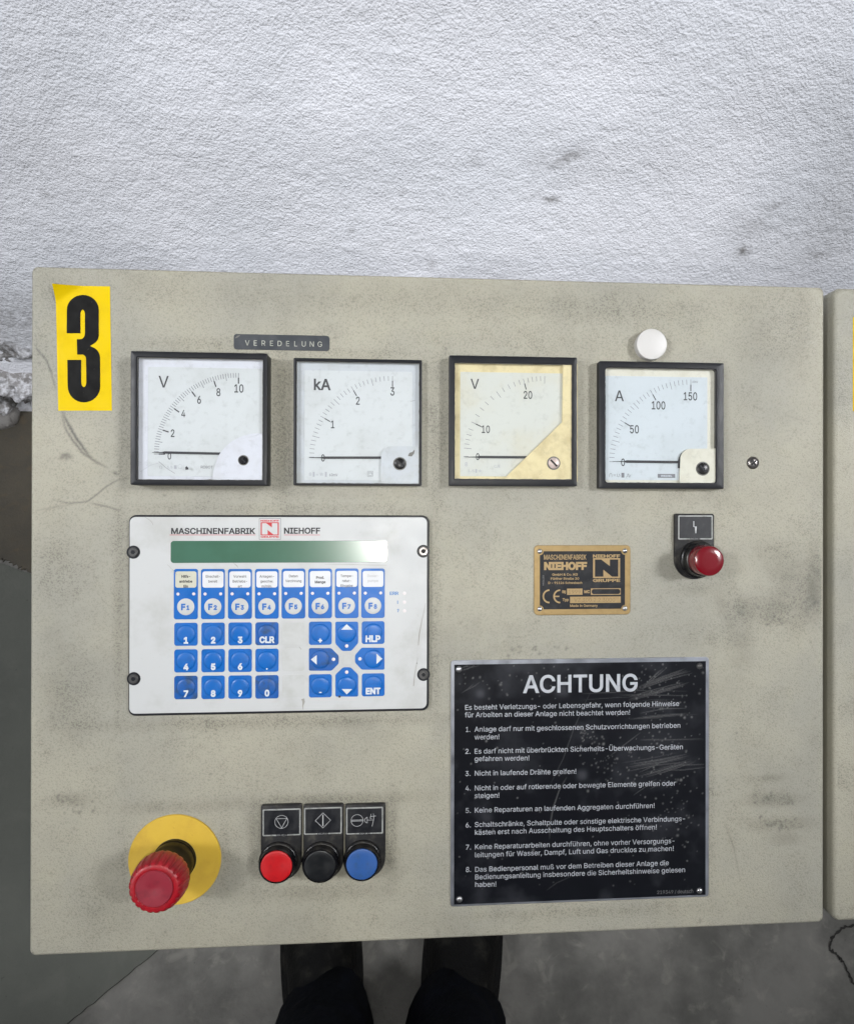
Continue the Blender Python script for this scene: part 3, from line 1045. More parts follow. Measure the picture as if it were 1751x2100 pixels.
# ------------------------------------------------------------------ embossed tape VEREDELUNG
a = S(828, 1182); b = S(1167, 1243)
tp = thing('label_tape', 'dark grey embossed tape reading VEREDELUNG above the first two meters', 'label', (a[0] + b[0]) / 2, (a[1] + b[1]) / 2)
slab(MB(), (a[0], b[0], b[1], a[1]), 2.2, 0.02, .5, .15).build('strip', m_tape, tp)
mb = MB()
tx0, tx1 = S(867, 1212)[0], S(1142, 1212)[0]
n = 10
for k, ch in enumerate('VEREDELUNG'):
    w = (tx1 - tx0) / (n - .35)
    cx = tx0 + w * (k + .33)
    mb.text(ch, cx, cx, S(867, 1223)[1] - (.0), 3.9, .62, 0.0, narrow=.95)
mb.build('lettering', m_emboss, tp, smooth=0)
mb = MB().strip([Z1(1460, 520), Z1(1475, 510), Z1(1490, 503)], [.5, 1.4, .4], .56)
mb.build('scuff', m_pen, tp, smooth=0)

# ------------------------------------------------------------------ panel meters
G_M = 'square panel meters in a row'


def slot_screw(t, name, cx, cy, r, z0, z1, m, mslot, ang=45, cross=False):
    mb = MB().lathe([(r, z0), (r, z1 - .3), (r * .88, z1)], cx, cy, 28)
    o = mb.build(name, m, t)
    mb = MB()
    for k in ((0, 90) if cross else (0,)):
        ca, sa = math.cos(math.radians(ang + k)), math.sin(math.radians(ang + k))
        l = r * .82; w = r * .16
        mb.flat([(cx + ca * l + sa * w, cy + sa * l - ca * w), (cx + ca * l - sa * w, cy + sa * l + ca * w),
                 (cx - ca * l - sa * w, cy - sa * l + ca * w), (cx - ca * l + sa * w, cy - sa * l - ca * w)], z1 + .03 + .01 * (k > 0))
    mb.build('slot', mslot, o, smooth=0)
    return o


def meter(Z, outer, inner, dial, hz, label, cream, m_face, scr, scr_m, centre, R, angs, majors, mid, needle, cover, unit, nums, zero, wth=1.0, ri=.8, ink=None, shadow=None):
    """outer, inner, dial: (x0, y0, x1, y1) in zoom pixels; hz: bezel height"""
    zg, zd = hz - 1.2, max(hz - 4.2, .8)
    o0 = Z(outer[0], outer[1], hz); o1 = Z(outer[2], outer[3], hz)
    i0 = Z(inner[0], inner[1], hz); i1 = Z(inner[2], inner[3], hz)
    t = thing('panel_meter', label, 'panel meter', (o0[0] + o1[0]) / 2, (o0[1] + o1[1]) / 2, 0, G_M)
    mb = MB()
    frame(mb, (o0[0], o1[0], o1[1], o0[1]), .9, (i0[0], i1[0], i1[1], i0[1]), ri, 0, hz, zd - .8, .45)
    mb.build('bezel', m_black, t)
    # housing behind the pane
    MB().box(i0[0] - .2, i1[0] + .2, i1[1] - .2, i0[1] + .2, .1, zd - .5).build('housing', cream, t, smooth=0)
    d0 = Z(dial[0], dial[1], zd); d1 = Z(dial[2], dial[3], zd)
    slab(MB(), (d0[0], d1[0], d1[1], d0[1]), .4, zd - .6, zd, .1, 2).build('dial_plate', m_face, t)
    # scale
    ink = ink or m_ink_grey
    zi = zd + .05
    cx, cy = Z(centre[0], centre[1], zd)
    sc = abs(Z(centre[0] + 100, centre[1], zd)[0] - cx) / 100.0
    mb = MB()
    for k, an in enumerate(angs):
        c_, s_ = -math.cos(math.radians(an)), math.sin(math.radians(an))
        major = k in majors; md = k in mid
        r0 = R * sc; r1 = (R - (30 if not (md or major) else (46 if md else 34))) * sc
        mb.strip([(cx + c_ * r0, cy + s_ * r0), (cx + c_ * r1, cy + s_ * r1)], .45 * wth, zi)
        if major:
            ra, rb = (R - 30) * sc, (R - 68) * sc
            MB().strip([(cx + c_ * ra, cy + s_ * ra), (cx + c_ * rb, cy + s_ * rb)], .9 * wth, zi + .02).build('major_mark', m_ink, t, smooth=0)
    mb.build('scale_marks', ink, t, smooth=0, kind='stuff')
    for s_, x, y, h in nums + [zero]:
        a = Z(x, y, zd)
        MB().text(s_, a[0], a[0], a[1] - h * sc / 2, h * sc, zi + .03, 0.012, narrow=.72).build('numeral', m_ink, t, smooth=0)
    mb = MB()
    s_, x, y, h = unit
    a = Z(x, y, zd)
    mb.text(s_, a[0], a[0], a[1] - h * sc / 2, h * sc, zi + .03, 0.006 if len(s_) < 2 else .02, narrow=.95)
    mb.build('unit_letter', m_ink, t, smooth=0)
    # needle
    nx_a, ny_a, nx_b, nx_c, ny_c = needle
    a = Z(nx_a, ny_a, zd + 1); b = Z(nx_b, ny_c, zd + 1); c = Z(nx_c, ny_c, zd + 1)
    w = 7.5 * sc
    mb = MB()
    z0, z1 = zd + .7, zd + 1.1
    outl = [(c[0], c[1] - .12), (b[0], b[1] - .35), (b[0] + 1.8, b[1] - w), (a[0], a[1] - w), (a[0], a[1] + w), (b[0] + 1.8, b[1] + w), (b[0], b[1] + .35), (c[0], c[1] + .12)]
    mb.prism(outl, z0, z1)
    mb.build('needle', m_needle, t, smooth=0)
    # corner cover over the movement
    pts = [Z(x, y, zg - .6) for x, y in cover]
    if sum(p_[0] * q_[1] - q_[0] * p_[1] for p_, q_ in zip(pts, pts[1:] + pts[:1])) < 0: pts.reverse()
    cv = MB().prism(pts, zd - .4, zg - .6)
    cvo = cv.build('movement_cover', cream, t)
    sx, sy, sr = scr
    a = Z(sx, sy, zg + .5)
    MB().lathe([(sr * sc * 1.22, zg - .55), (sr * sc * 1.22, zg - .5)], a[0], a[1], 28).build('screw_ring', m_pen, t)
    slot_screw(t, 'zero_screw', a[0], a[1], sr * sc, zg - .6, zg + .6, scr_m, m_recess if scr_m is not m_black_gloss else m_black, 135)
    # pane
    hole = MB()
    hole.flat(rr(i0[0], i1[0], i1[1], i0[1], ri, 5), zg)
    hole.build('glass_pane', m_glass, t, smooth=0)
    # grime along the inside of the bezel
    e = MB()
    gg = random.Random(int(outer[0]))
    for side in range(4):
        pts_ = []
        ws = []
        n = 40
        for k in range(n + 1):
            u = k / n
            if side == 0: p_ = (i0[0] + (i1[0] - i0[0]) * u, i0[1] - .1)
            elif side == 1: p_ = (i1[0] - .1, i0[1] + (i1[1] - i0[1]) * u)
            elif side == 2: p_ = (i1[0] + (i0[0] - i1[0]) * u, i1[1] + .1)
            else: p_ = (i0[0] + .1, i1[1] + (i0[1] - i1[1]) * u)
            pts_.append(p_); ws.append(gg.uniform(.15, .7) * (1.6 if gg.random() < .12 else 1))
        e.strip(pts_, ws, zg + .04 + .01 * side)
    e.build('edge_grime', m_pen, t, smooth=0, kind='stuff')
    return t, sc, zd, zi, zg


def tiny(t, Z, items, zi, m=None, name='fine_print'):
    mb = MB()
    for s_, x0, x1, y, h in items:
        a = Z(x0, y, zi); b = Z(x1, y, zi)
        k = abs(Z(x0 + 100, y, zi)[0] - a[0]) / 100
        mb.text(s_, a[0], b[0], a[1] - h * k / 2, h * k, zi + .05, .01)
    mb.build(name, m or m_ink_grey, t, smooth=0)


# meter 1: 0-10 V
cov = [(1628, 1402), (1320, 1402), (1322, 1345)] + [(1600 + 285 * math.cos(math.radians(a)), 1395 - 285 * math.sin(math.radians(a))) for a in range(150, 78, -6)] + [(1628, 1110)]
t, sc, zd, zi, zg = meter(Z1, (810, 599, 1655, 1434), (848, 636, 1628, 1402), (918, 697, 1627, 1380), 17,
      'leftmost square voltmeter, white, scale reading 0 to 10 V', m_white_violet, m_dial, (1507, 1277, 27), m_black_gloss, (1478, 1243), 518,
      [i * 1.8 for i in range(51)], {0, 10, 20, 30, 40, 50}, {5, 15, 25, 35, 45}, (1400, 1237, 1005, 943, 1229), cov,
      ('V', 1015, 790, 72), [('10', 1482, 832, 50), ('8', 1355, 855, 48), ('6', 1235, 902, 48), ('4', 1137, 988, 44), ('2', 1071, 1110, 46)], ('0', 1051, 1252, 40))
tiny(t, Z1, [('ROBOT', 1245, 1320, 1320, 17)], zi)
tiny(t, Z1, [('Ω', 988, 1006, 1320, 17), ('1.5', 1037, 1070, 1320, 15), ('⊥', 1080, 1096, 1320, 15)], zi, m_ink_fade, 'faded_print')
mb = MB().closed_line([Z1(1117 + 15 * math.sin(i * 1.2566), 1316 - 15 * math.cos(i * 1.2566), zi) for i in range(5)][::-1], .2, zi + .05)
mb.build('pentagon_mark', m_ink_fade, t, smooth=0)
MB().prism([Z1(x, y, zg) for x, y in ((1152, 1338), (1170, 1334), (1168, 1325), (1158, 1314), (1150, 1322))], zg + .02, zg + .5).build('paint_chip', m_needle, t)
MB().strip([Z1(985, 1285, zg), Z1(1030, 1325, zg), Z1(1085, 1360, zg)], .25, zg + .1).build('scratch', m_ink_grey, t, smooth=0)
MB().strip([Z1(870, 1350, zg), Z1(930, 1310, zg), Z1(1000, 1290, zg)], .2, zg + .1).build('scratch', m_ink_fade, t, smooth=0)

# meter 2: 0-3 kA
cov = [(860, 1085), (612, 1085), (612, 905)] + [(675 + 62 * math.cos(math.radians(a)), 902 - 62 * math.sin(math.radians(a))) for a in range(180, 89, -9)] + [(860, 840)]
t, sc, zd, zi, zg = meter(Z2, (69, 291, 864, 1086), (86, 310, 849, 1074), (137, 368, 805, 1054), 6,
      'square ammeter with a 0 to 3 kA scale, second from left', m_white, m_dial, (728, 948, 34), m_black_gloss, (682, 912), 510,
      [i * 3.0 for i in range(31)], {10, 20, 30}, {5, 15, 25}, (650, 911, 240, 165, 911), cov,
      ('kA', 248, 457, 66), [('3', 682, 500, 50), ('2', 468, 558, 48), ('1', 312, 705, 46)], ('0', 252, 913, 42), wth=.85)
tiny(t, Z2, [('60mV', 291, 343, 1018, 17)], zi)
tiny(t, Z2, [('8∩=☆⊥', 165, 276, 1014, 20)], zi, m_ink_fade, 'faded_print')
mb = MB()
for k in (0, 6): mb.closed_line(rr(*(Z2(530 + k, 0, zi)[0], Z2(563 - k, 0, zi)[0], Z2(0, 1024 - k, zi)[1], Z2(0, 992 + k, zi)[1]), .2, 2), .25, zi + .05)
mb.strip([Z2(536, 1008, zi), Z2(558, 1008, zi)], .25, zi + .06).build('maker_mark', m_ink_grey, t, smooth=0)
MB().strip([Z2(780, 900, zg), Z2(795, 892, zg), Z2(812, 880, zg), Z2(818, 865, zg)], [.5, 3.2, 1.6, .6], zg + .1).build('chipped_spot', m_pen, t, smooth=0)
MB().strip([Z2(795, 562, zg), Z2(822, 556, zg)], .25, zg + .1).build('scratch', m_ink_grey, t, smooth=0)

# meter 3: 0-25 V, yellowed
a3 = [0, 6, 9, 12.3, 15.8, 20, 25.2, 31.3, 37, 42.4, 48, 53.3, 58.2, 62.9, 67.3, 71.3, 74.6, 77.8, 80.9, 84, 87, 90]
cov = [(1830, 1060), (1360, 1060), (1395, 1022), (1735, 690), (1740, 330), (1830, 330)]
t, sc, zd, zi, zg = meter(Z2, (1034, 275, 1826, 1089), (1068, 319, 1796, 1048), (1103, 378, 1736, 1030), 9,
      'square voltmeter with yellowed housing and only 10 and 20 marked, third from left', m_yellowed, m_dial_warm, (1683, 945, 34), m_pink_screw, (1625, 908), 497,
      a3, {6, 16}, {1, 11, 21}, (1560, 909, 1205, 1130, 907), cov,
      ('V', 1193, 453, 60), [('20', 1522, 522, 46), ('10', 1261, 735, 44)], ('0', 1211, 905, 40), wth=.85, ink=m_ink_grey)
tiny(t, Z2, [('CJE', 1312, 1350, 965, 17)], zi, m_ink_fade)
tiny(t, Z2, [('1.5⊥☆', 1150, 1238, 993, 15), ('8', 1132, 1148, 952, 24)], zi, m_ink_fade, 'faded_print')

# meter 4: 0-150 A
cov = [(925, 1395), (694, 1395), (700, 1250)] + [(762 + 62 * math.cos(math.radians(a)), 1240 - 62 * math.sin(math.radians(a))) for a in range(180, 89, -9)] + [(925, 1176)]
t, sc, zd, zi, zg = meter(Z3, (208, 645, 962, 1421), (246, 683, 917, 1387), (246, 735, 862, 1370), 9,
      'rightmost square ammeter, cream housing, scale reading 0 to 150 A', m_cream, m_dial_blue, (838, 1298, 34), m_black_gloss, (762, 1260), 488,
      [i * 3.0 for i in range(31)], {10, 20, 30}, {5, 15, 25}, (695, 1259, 360, 290, 1255), cov,
      ('A', 330, 857, 62), [('150', 760, 860, 46), ('100', 567, 915, 46), ('50', 421, 1060, 46)], ('0', 352, 1260, 42), wth=.85, ri=2.5)
tiny(t, Z3, [('60mV', 772, 806, 772, 13)], zi)
tiny(t, Z3, [('1,5', 313, 335, 1338, 15), ('⊥', 342, 360, 1338, 18)], zi)
mb = MB().strip([Z3(270, 1350, zi), Z3(270, 1335, zi), Z3(274, 1328, zi), Z3(281, 1328, zi), Z3(285, 1335, zi), Z3(285, 1350, zi)], .3, zi + .05)
mb.strip([Z3(293, 1335, zi), Z3(308, 1335, zi)], .3, zi + .05).strip([Z3(293, 1342, zi), Z3(308, 1342, zi)], .3, zi + .05)
mb.strip([Z3(370, 1350, zi), Z3(378, 1345, zi), Z3(380, 1330, zi), Z3(386, 1330, zi), Z3(387, 1350, zi), Z3(393, 1350, zi), Z3(394, 1338, zi), Z3(402, 1336, zi)], .3, zi + .05)
mb.build('symbol_marks', m_ink_grey, t, smooth=0)
a = Z3(562, 1354, zi); b = Z3(668, 1331, zi)
MB().box(a[0], b[0], a[1], b[1], zi, zi + .05).build('maker_badge', m_ink_grey, t, smooth=0)
MB().text('WEIGEL', a[0] + 2.4, b[0] - 2.4, a[1] + .9, (b[1] - a[1]) - 1.8, zi + .1, .03).build('badge_lettering', m_dial_blue, t, smooth=0)
MB().prism([Z3(x, y, zd + 2) for x, y in ((686, 1295), (698, 1295), (702, 1232), (716, 1205), (722, 1196), (706, 1206), (694, 1228), (688, 1250))], zd + .8, zd + 1.6).build('needle_carrier', m_needle, t, smooth=0)

# ------------------------------------------------------------------ blanking plug and panel screw
hp = 8
c = Z3(528, 543, hp); e = Z3(528 + 91, 543, hp)
r = e[0] - c[0]
base = Z3(521, 552, 0)
mb = MB().lathe([(r * 1.0, 0), (r * 1.0, hp - 1.9), (r * .975, hp - 1.7), (r * .975, hp - 1.5), (r, hp - 1.3), (r, hp - .6), (r * .985, hp - .2), (r * .95, hp)], c[0], c[1], 56)
tag(mb.build('blanking_plug', m_cap, None), 'round white plastic plug just above the rightmost meter', 'plug')
c = Z3(1143, 1263, 1.5); r = Z3(1143 + 37, 1263, 1.5)[0] - c[0]
sct = thing('panel_screw', 'small cross-head screw in the bare panel right of the meters', 'screw', c[0], c[1])
MB().lathe([(r, 0), (r, .4), (r * .92, 1.1), (r * .7, 1.8), (r * .4, 2.1), (r * .12, 2.2)], c[0], c[1], 32).build('head', m_steel, sct)
mb = MB()
for an in (40, 130):
    ca, sa = math.cos(math.radians(an)), math.sin(math.radians(an))
    l, w = r * .48, r * .13
    mb.flat([(c[0] + ca * l + sa * w, c[1] + sa * l - ca * w), (c[0] + ca * l - sa * w, c[1] + sa * l + ca * w), (c[0] - ca * l - sa * w, c[1] - sa * l + ca * w), (c[0] - ca * l + sa * w, c[1] - sa * l - ca * w)], 2.26 + an * .0002)
mb.build('cross_slot', m_recess, sct, smooth=0)

# ------------------------------------------------------------------ membrane keypad
HK = 4.0
k0 = Z4(149, 117, HK); k1 = Z5(1531, 1990, HK)
KT, KB = k0[1], (Z4(149, 2034, HK)[1] + Z5(1531, 1990, HK)[1]) / 2
kp = thing('operator_keypad', 'white membrane keypad with green display window and blue keys', 'keypad', (k0[0] + k1[0]) / 2, (KT + KB) / 2)
slab(MB(), (k0[0], k1[0], KB, KT), 5.2, 0, HK - .5, .6, 8).build('bezel', m_black, kp)
f0 = Z4(160, 136, HK); f1 = Z5(1510, 1965, HK)
FB = (Z4(160, 2012, HK)[1] + Z5(1510, 1965, HK)[1]) / 2
slab(MB(), (f0[0], f1[0], FB, f0[1]), 4.2, HK - .6, HK, .12, 8).build('face_foil', m_foil, kp)
zf = HK + .02


def rect(Z, x0, y0, x1, y1, h=HK):
    a = Z(x0, y0, h); b = Z(x1, y1, h)
    return (a[0], b[0], b[1], a[1])


# screws with their scooped corners
for Z, x, y, bright in ((Z4, 195, 472, 0), (Z4, 198, 1680, 0), (Z5, 1478, 463, 1), (Z5, 1480, 1640, 0)):
    c = Z(x, y, HK)
    r = 62 * .3715 * D3 / 2.75
    o = MB().lathe([(r, HK - .5), (r, HK + .04)], c[0], c[1], 36).build('screw_well', m_black, kp)
    s_ = MB().lathe([(r * .72, HK + .04), (r * .70, HK + .8), (r * .62, HK + 1.1), (r * .34, HK + 1.1), (r * .3, HK + .5)], c[0], c[1], 30)
    s_.build('screw', m_steel if bright else m_grime_screw, kp)
    MB().flat(circ(c[0], c[1], r * .33, 6), HK + 1.12).build('hex_socket', m_recess if bright else m_black, kp, smooth=0)
# heading
mb = MB()
a = Z4(555, 297, zf); b = Z4(1358, 297, zf)
mb.text('MASCHINENFABRIK', a[0], b[0], a[1], Z4(555, 244, zf)[1] - a[1], zf + .05, .028)
a = Z5(150, 294, zf); b = Z5(495, 294, zf)
mb.text('NIEHOFF', a[0], b[0], a[1], Z5(150, 241, zf)[1] - a[1], zf + .05, .028)
mb.build('heading', m_print_black, kp, smooth=0)
mb = MB().strip([Z4(540, 308, zf), Z4(1360, 308, zf)], .35, zf + .05).strip([Z5(150, 308, zf), Z5(495, 308, zf)], .35, zf + .05)
mb.build('underline', m_red_print, kp, smooth=0)


def emblem(t, Z, box, zl, m, mbg, words, wf):
    """square company emblem: word, block N in a frame, word"""
    x0, y0, x1, y1 = box
    mb = MB()
    for wd, (wy0, wy1) in words:
        a = Z(x0, wy1, zl); b = Z(x1, wy0, zl)
        mb.text(wd, a[0], b[0], a[1], b[1] - a[1], zl + .05, .035)
    fx0, fy0, fx1, fy1 = wf
    a = Z(fx0, fy1, zl); b = Z(fx1, fy0, zl)
    w, h = b[0] - a[0], b[1] - a[1]
    mb.box(a[0], b[0], a[1], b[1], zl, zl + .05)
    o = mb.build('emblem', m, t, smooth=0)
    N = [(.07, .07), (.07, .93), (.30, .93), (.62, .60), (.62, .93), (.93, .93), (.93, .07), (.70, .07), (.38, .42), (.38, .07)]
    MB().flat([(a[0] + u * w, a[1] + v_ * h) for u, v_ in reversed(N)], zl + .1).build('letter_n', mbg, o, smooth=0)


mb = MB().closed_line([Z4(x, y, zf) for x, y in ((1395, 350), (1598, 350), (1598, 151), (1395, 151))], .3, zf + .04)
mb.build('emblem_border', m_print_grey, kp, smooth=0)
emblem(kp, Z4, (1408, 0, 1584, 0), zf, m_red_print, m_foil, [('NIEHOFF', (165, 180)), ('GRUPPE', (318, 334))], (1408, 187, 1582, 312))
# display
x0_, x1_, y0_, y1_ = rect(Z4, 551, 365, 600, 573, HK)
x1_ = Z5(1138, 365, HK)[0]
slab(MB(), (x0_, x1_, (y0_ + Z5(1138, 571, HK)[1]) / 2, (y1_ + Z5(1138, 362, HK)[1]) / 2), 2.2, HK + .02, HK + .12, .05, 5).build('display', m_lcd, kp)

# function keys
FX = [(Z4, 581, 810), (Z4, 840, 1067), (Z4, 1097, 1325), (Z4, 1354, 1581), (Z5, 128, 353), (Z5, 383, 607), (Z5, 636, 860), (Z5, 887, 1110)]
TX = [['Hilfs-', 'antriebe', 'Ein'], ['Einschalt-', 'bereit'], ['Vorwahl', 'Betriebs-', 'art'], ['Anlagen-', 'geschw.', 'm/min.'], ['Daten', 'Verzinnung'], ['Prod.', 'Menge'], ['Tempe-', 'ratur-', 'Eingabe'], ['Dosier-', 'pumpe']]
K1 = .3715 * D3 / 2.75              # zoom px -> mm, roughly, for sizes
K1 = (Z4(1100, 1000, HK)[0] - Z4(1000, 1000, HK)[0]) / 100
for i, (Z, xa_, xb_) in enumerate(FX):
    yt = 632 - (0 if Z is Z4 else 3) - (1 if i > 5 else 0); yb_ = 1112 - i * 1.9
    a = Z(xa_, yt, HK); b = Z(xb_, yb_, HK)
    x0_, x1_, y1_, y0_ = a[0], b[0], a[1], b[1]
    cx = (x0_ + x1_) / 2
    k = slab(MB(), (x0_, x1_, y0_, y1_), 1.8, HK + .02, HK + .22, .12).build('function_key', m_key, kp)
    lab = m_label_old if i == 0 else m_label
    W = (x1_ - x0_)
    wy1 = y1_ - 24 * K1; wy0 = y1_ - 183 * K1
    slab(MB(), (x0_ + 14 * K1, x1_ - 13 * K1, wy0, wy1), 1.7, HK + .22, HK + .28, .03, 4).build('label_window', lab, k)
    mt = {5: m_print_black, 6: m_print_grey, 7: m_print_faint}.get(i, m_print_black if i < 1 else m_print_grey)
    mb = MB()
    ln = TX[i]
    for j, s_ in enumerate(ln):
        yy = y1_ - ((85 + 48 * j) if i != 5 else (100 + 44 * j)) * K1
        ch = 24 * K1
        if yy - .1 < wy0: yy = wy0 + .15; ch = 20 * K1
        mb.text(s_, cx, cx, yy, ch, HK + .32, .018 if i not in (5, 0) else .03, narrow=.98 if len(s_) < 10 else .88)
    mb.build('lettering', mt, k, smooth=0)
    for dx in (-.325, .325):
        MB().lathe([(15 * K1, HK + .22), (15 * K1, HK + .26), (8 * K1, HK + .34)], cx + dx * W, y1_ - 244 * K1, 16).build('indicator_light', m_led, k)
    cy = y1_ - 369 * K1
    MB().lathe([(82 * K1, HK + .22), (81 * K1, HK + .36), (76 * K1, HK + .48), (60 * K1, HK + .56)], cx, cy, 40).build('button_pad', m_foil_key, k)
    mb = MB()
    mb.text('F', cx - 44 * K1, cx - 2 * K1, cy - 28 * K1, 54 * K1, HK + .62, .05)
    mb.text(str(i + 1), cx + 8 * K1, cx + (40 if i else 36) * K1, cy - 28 * K1, 40 * K1, HK + .62, .05)
    mb.build('legend', m_print_blue, k, smooth=0)


def key(Z, pts_or_box, legend, pos, size, dome=None, material=None, name='key', tri=None, dot=None, w=None):
    if isinstance(pts_or_box, tuple):
        x0_, y0_, x1_, y1_ = pts_or_box
        a = Z(x0_, y0_, HK); b = Z(x1_, y1_, HK)
        mb = slab(MB(), (a[0], b[0], b[1], a[1]), 1.9, HK + .02, HK + .22, .12)
        cx, cy = (x0_ + x1_) / 2, (y0_ + y1_) / 2
    else:
        P = [Z(x, y, HK) for x, y in pts_or_box]
        if sum(p_[0] * q_[1] - q_[0] * p_[1] for p_, q_ in zip(P, P[1:] + P[:1])) < 0: P.reverse()
        # round the corners a little
        out = []
        n = len(P)
        for i in range(n):
            p0, p1, p2 = P[i - 1], P[i], P[(i + 1) % n]
            def to(p_, q_, d):
                l = math.hypot(q_[0] - p_[0], q_[1] - p_[1]); return (p_[0] + (q_[0] - p_[0]) * d / l, p_[1] + (q_[1] - p_[1]) * d / l)
            a_, b_ = to(p1, p0, 1.3), to(p1, p2, 1.3)
            for u in (0, .25, .5, .75, 1):
                out.append(tuple((1 - u) ** 2 * a_[q] + 2 * u * (1 - u) * p1[q] + u * u * b_[q] for q in (0, 1)))
        mb = MB().prism(out, HK + .02, HK + .2)
        xs = [p_[0] for p_ in pts_or_box]; ys = [p_[1] for p_ in pts_or_box]
        cx, cy = (min(xs) + max(xs)) / 2, (min(ys) + max(ys)) / 2
    o = mb.build(name, material or m_key, kp)
    dx, dy = dome or (cx, cy)
    c = Z(dx, dy, HK)
    R = 92 * K1
    hd = 1.0
    MB().lathe([(R, HK + .21), (R * .97, HK + .21 + hd * .38), (R * .90, HK + .21 + hd * .66), (R * .75, HK + .21 + hd * .86), (R * .5, HK + .21 + hd * .97), (R * .2, HK + .21 + hd)], c[0], c[1], 40).build('dome', material or m_key, o, smooth=60)
    zz = HK + .21 + hd + .08
    if legend:
        a = Z(pos[0], pos[1], zz)
        MB().text(legend, a[0], a[0], a[1] - size * K1 / 2, size * K1, zz, .045, narrow=w or 1.0).build('legend', m_print_white, o, smooth=0)
    if tri:
        P = [Z(x, y, zz) for x, y in tri]
        if sum(p_[0] * q_[1] - q_[0] * p_[1] for p_, q_ in zip(P, P[1:] + P[:1])) < 0: P.reverse()
        MB().flat(P, zz).build('arrow', m_print_white, o, smooth=0)
    if dot:
        c = Z(dot[0], dot[1], HK)
        MB().lathe([(17 * K1, HK + .2), (17 * K1, HK + .3), (9 * K1, HK + .4)], c[0], c[1], 16).build('indicator_light', m_led, o)
    return o


cols = [(585, 808), (844, 1067), (1101, 1324), (1358, 1580)]
leg = [['1', '2', '3', 'CLR'], ['4', '5', '6', '.'], ['7', '8', '9', '0']]
for r_, (ya, yb_) in enumerate(((1147, 1364), (1400, 1618), (1653, 1873))):
    for c_, (xa_, xb_) in enumerate(cols):
        dyy = -2 * c_
        L = leg[r_][c_]
        o = key(Z4, (xa_, ya + dyy, xb_, yb_ + dyy), L if L != '.' else None, ((xa_ + xb_) / 2, yb_ + dyy - 50), 56, w=.95, material=m_key_dirty if L in ('CLR', '0', '7') else None)
        if L == '.':
            c = Z4((xa_ + xb_) / 2, yb_ - 34, HK)
            MB().flat(circ(c[0], c[1], 8 * K1, 12), HK + 1.0).build('legend', m_print_white, o, smooth=0)
    bo = (135, 1142 + r_ * 250, 345, 1352 + r_ * 251)
    a = Z5(bo[0], bo[1], HK); b = Z5(bo[2], bo[3], HK)
    slab(MB(), (a[0], b[0], b[1], a[1]), 1.9, HK + .01, HK + .16, .1).build('blank_key', m_foil_key, kp)
key(Z5, (388, 1135, 605, 1355), '+', (495, 1311), 50)
key(Z5, (891, 1132, 1108, 1347), 'HLP', (998, 1298), 58, w=.95)
key(Z5, (388, 1638, 606, 1856), None, (0, 0), 0)
key(Z5, (892, 1630, 1109, 1845), 'ENT', (1000, 1797), 56, w=.95)
key(Z5, [(640, 1135), (857, 1135), (857, 1340), (790, 1415), (705, 1415), (640, 1345)], None, 0, 0, (748, 1245), tri=[(695, 1212), (803, 1212), (748, 1158)], dot=(748, 1367))
key(Z5, [(388, 1387), (600, 1387), (672, 1460), (672, 1535), (605, 1603), (388, 1603)], None, 0, 0, (497, 1495), material=m_key_dirty, tri=[(462, 1454), (462, 1546), (406, 1496)], dot=(623, 1494))
key(Z5, [(890, 1383), (1108, 1383), (1108, 1593), (890, 1593), (827, 1525), (827, 1455)], None, 0, 0, (1000, 1490), tri=[(1032, 1442), (1032, 1540), (1087, 1489)], dot=(874, 1490))
key(Z5, [(715, 1570), (785, 1570), (857, 1640), (857, 1850), (640, 1850), (640, 1640)], None, 0, 0, (748, 1745), tri=[(700, 1778), (800, 1778), (748, 1830)], dot=(748, 1617))
MB().strip([Z5(485, 1808, HK + .4), Z5(510, 1808, HK + .4)], 11 * K1, HK + 1.32).build('minus_legend', m_print_white, kp, smooth=0)
a = Z5(712, 1452, HK); b = Z5(790, 1540, HK)
slab(MB(), (a[0], b[0], b[1], a[1]), .8, HK + .01, HK + .16, .1).build('blank_key', m_foil_key, kp)
for s_, x0z, x1z, y, yd in (('ERR', 1157, 1243, 865, 865), ('!', 1228, 1238, 950, 949), ('?', 1227, 1247, 1030, 1032)):
    a = Z5(x0z, y, zf); b = Z5(x1z, y, zf)
    MB().text(s_, a[0], b[0], a[1] - 15 * K1, 30 * K1, zf + .06, .035).build('status_lettering', m_print_blue_pale, kp, smooth=0)
    c = Z5(1298, yd, HK)
    MB().lathe([(17 * K1, HK), (17 * K1, HK + .12), (9 * K1, HK + .2)], c[0], c[1], 16).build('status_light', m_led, kp)
# scuffs and pen strokes on the foil
for Z, pts_, w, m_ in ((Z5, [(1430, 1360), (1440, 1250), (1465, 1120), (1500, 960)], [.5, .8, .4, .2], m_pen_soft), (Z5, [(1385, 1750), (1395, 1640), (1425, 1480)], [.7, .4, .2], m_pen_soft),
                       (Z4, [(310, 140), (350, 165), (375, 190), (385, 215)], .3, m_pen_soft), (Z4, [(520, 590), (570, 640), (615, 690)], .22, m_pen_soft), (Z4, [(1150, 575), (1180, 600), (1195, 620)], [.2, .6, .2], m_pen_soft),
                       (Z5, [(330, 1870), (338, 1900), (330, 1940), (333, 1975)], [2.2, 1.8, .7, .3], m_pen_soft), (Z5, [(295, 1375), (315, 1400)], .4, m_pen_soft), (Z4, [(1375, 935), (1430, 985)], .2, m_pen),
                       (Z5, [(540, 590), (800, 590), (1130, 600)], [.15, .3, .15], m_pen_soft), (Z5, [(672, 1843), (690, 1850)], 1.5, m_needle), (Z5, [(1412, 1530), (1420, 1533)], 1.0, m_pen)):
    MB().strip([Z(x, y, HK) for x, y in pts_], w, HK + .3 + (1.2 if m_ is m_needle else 0)).build('scuff_mark', m_, kp, smooth=0)
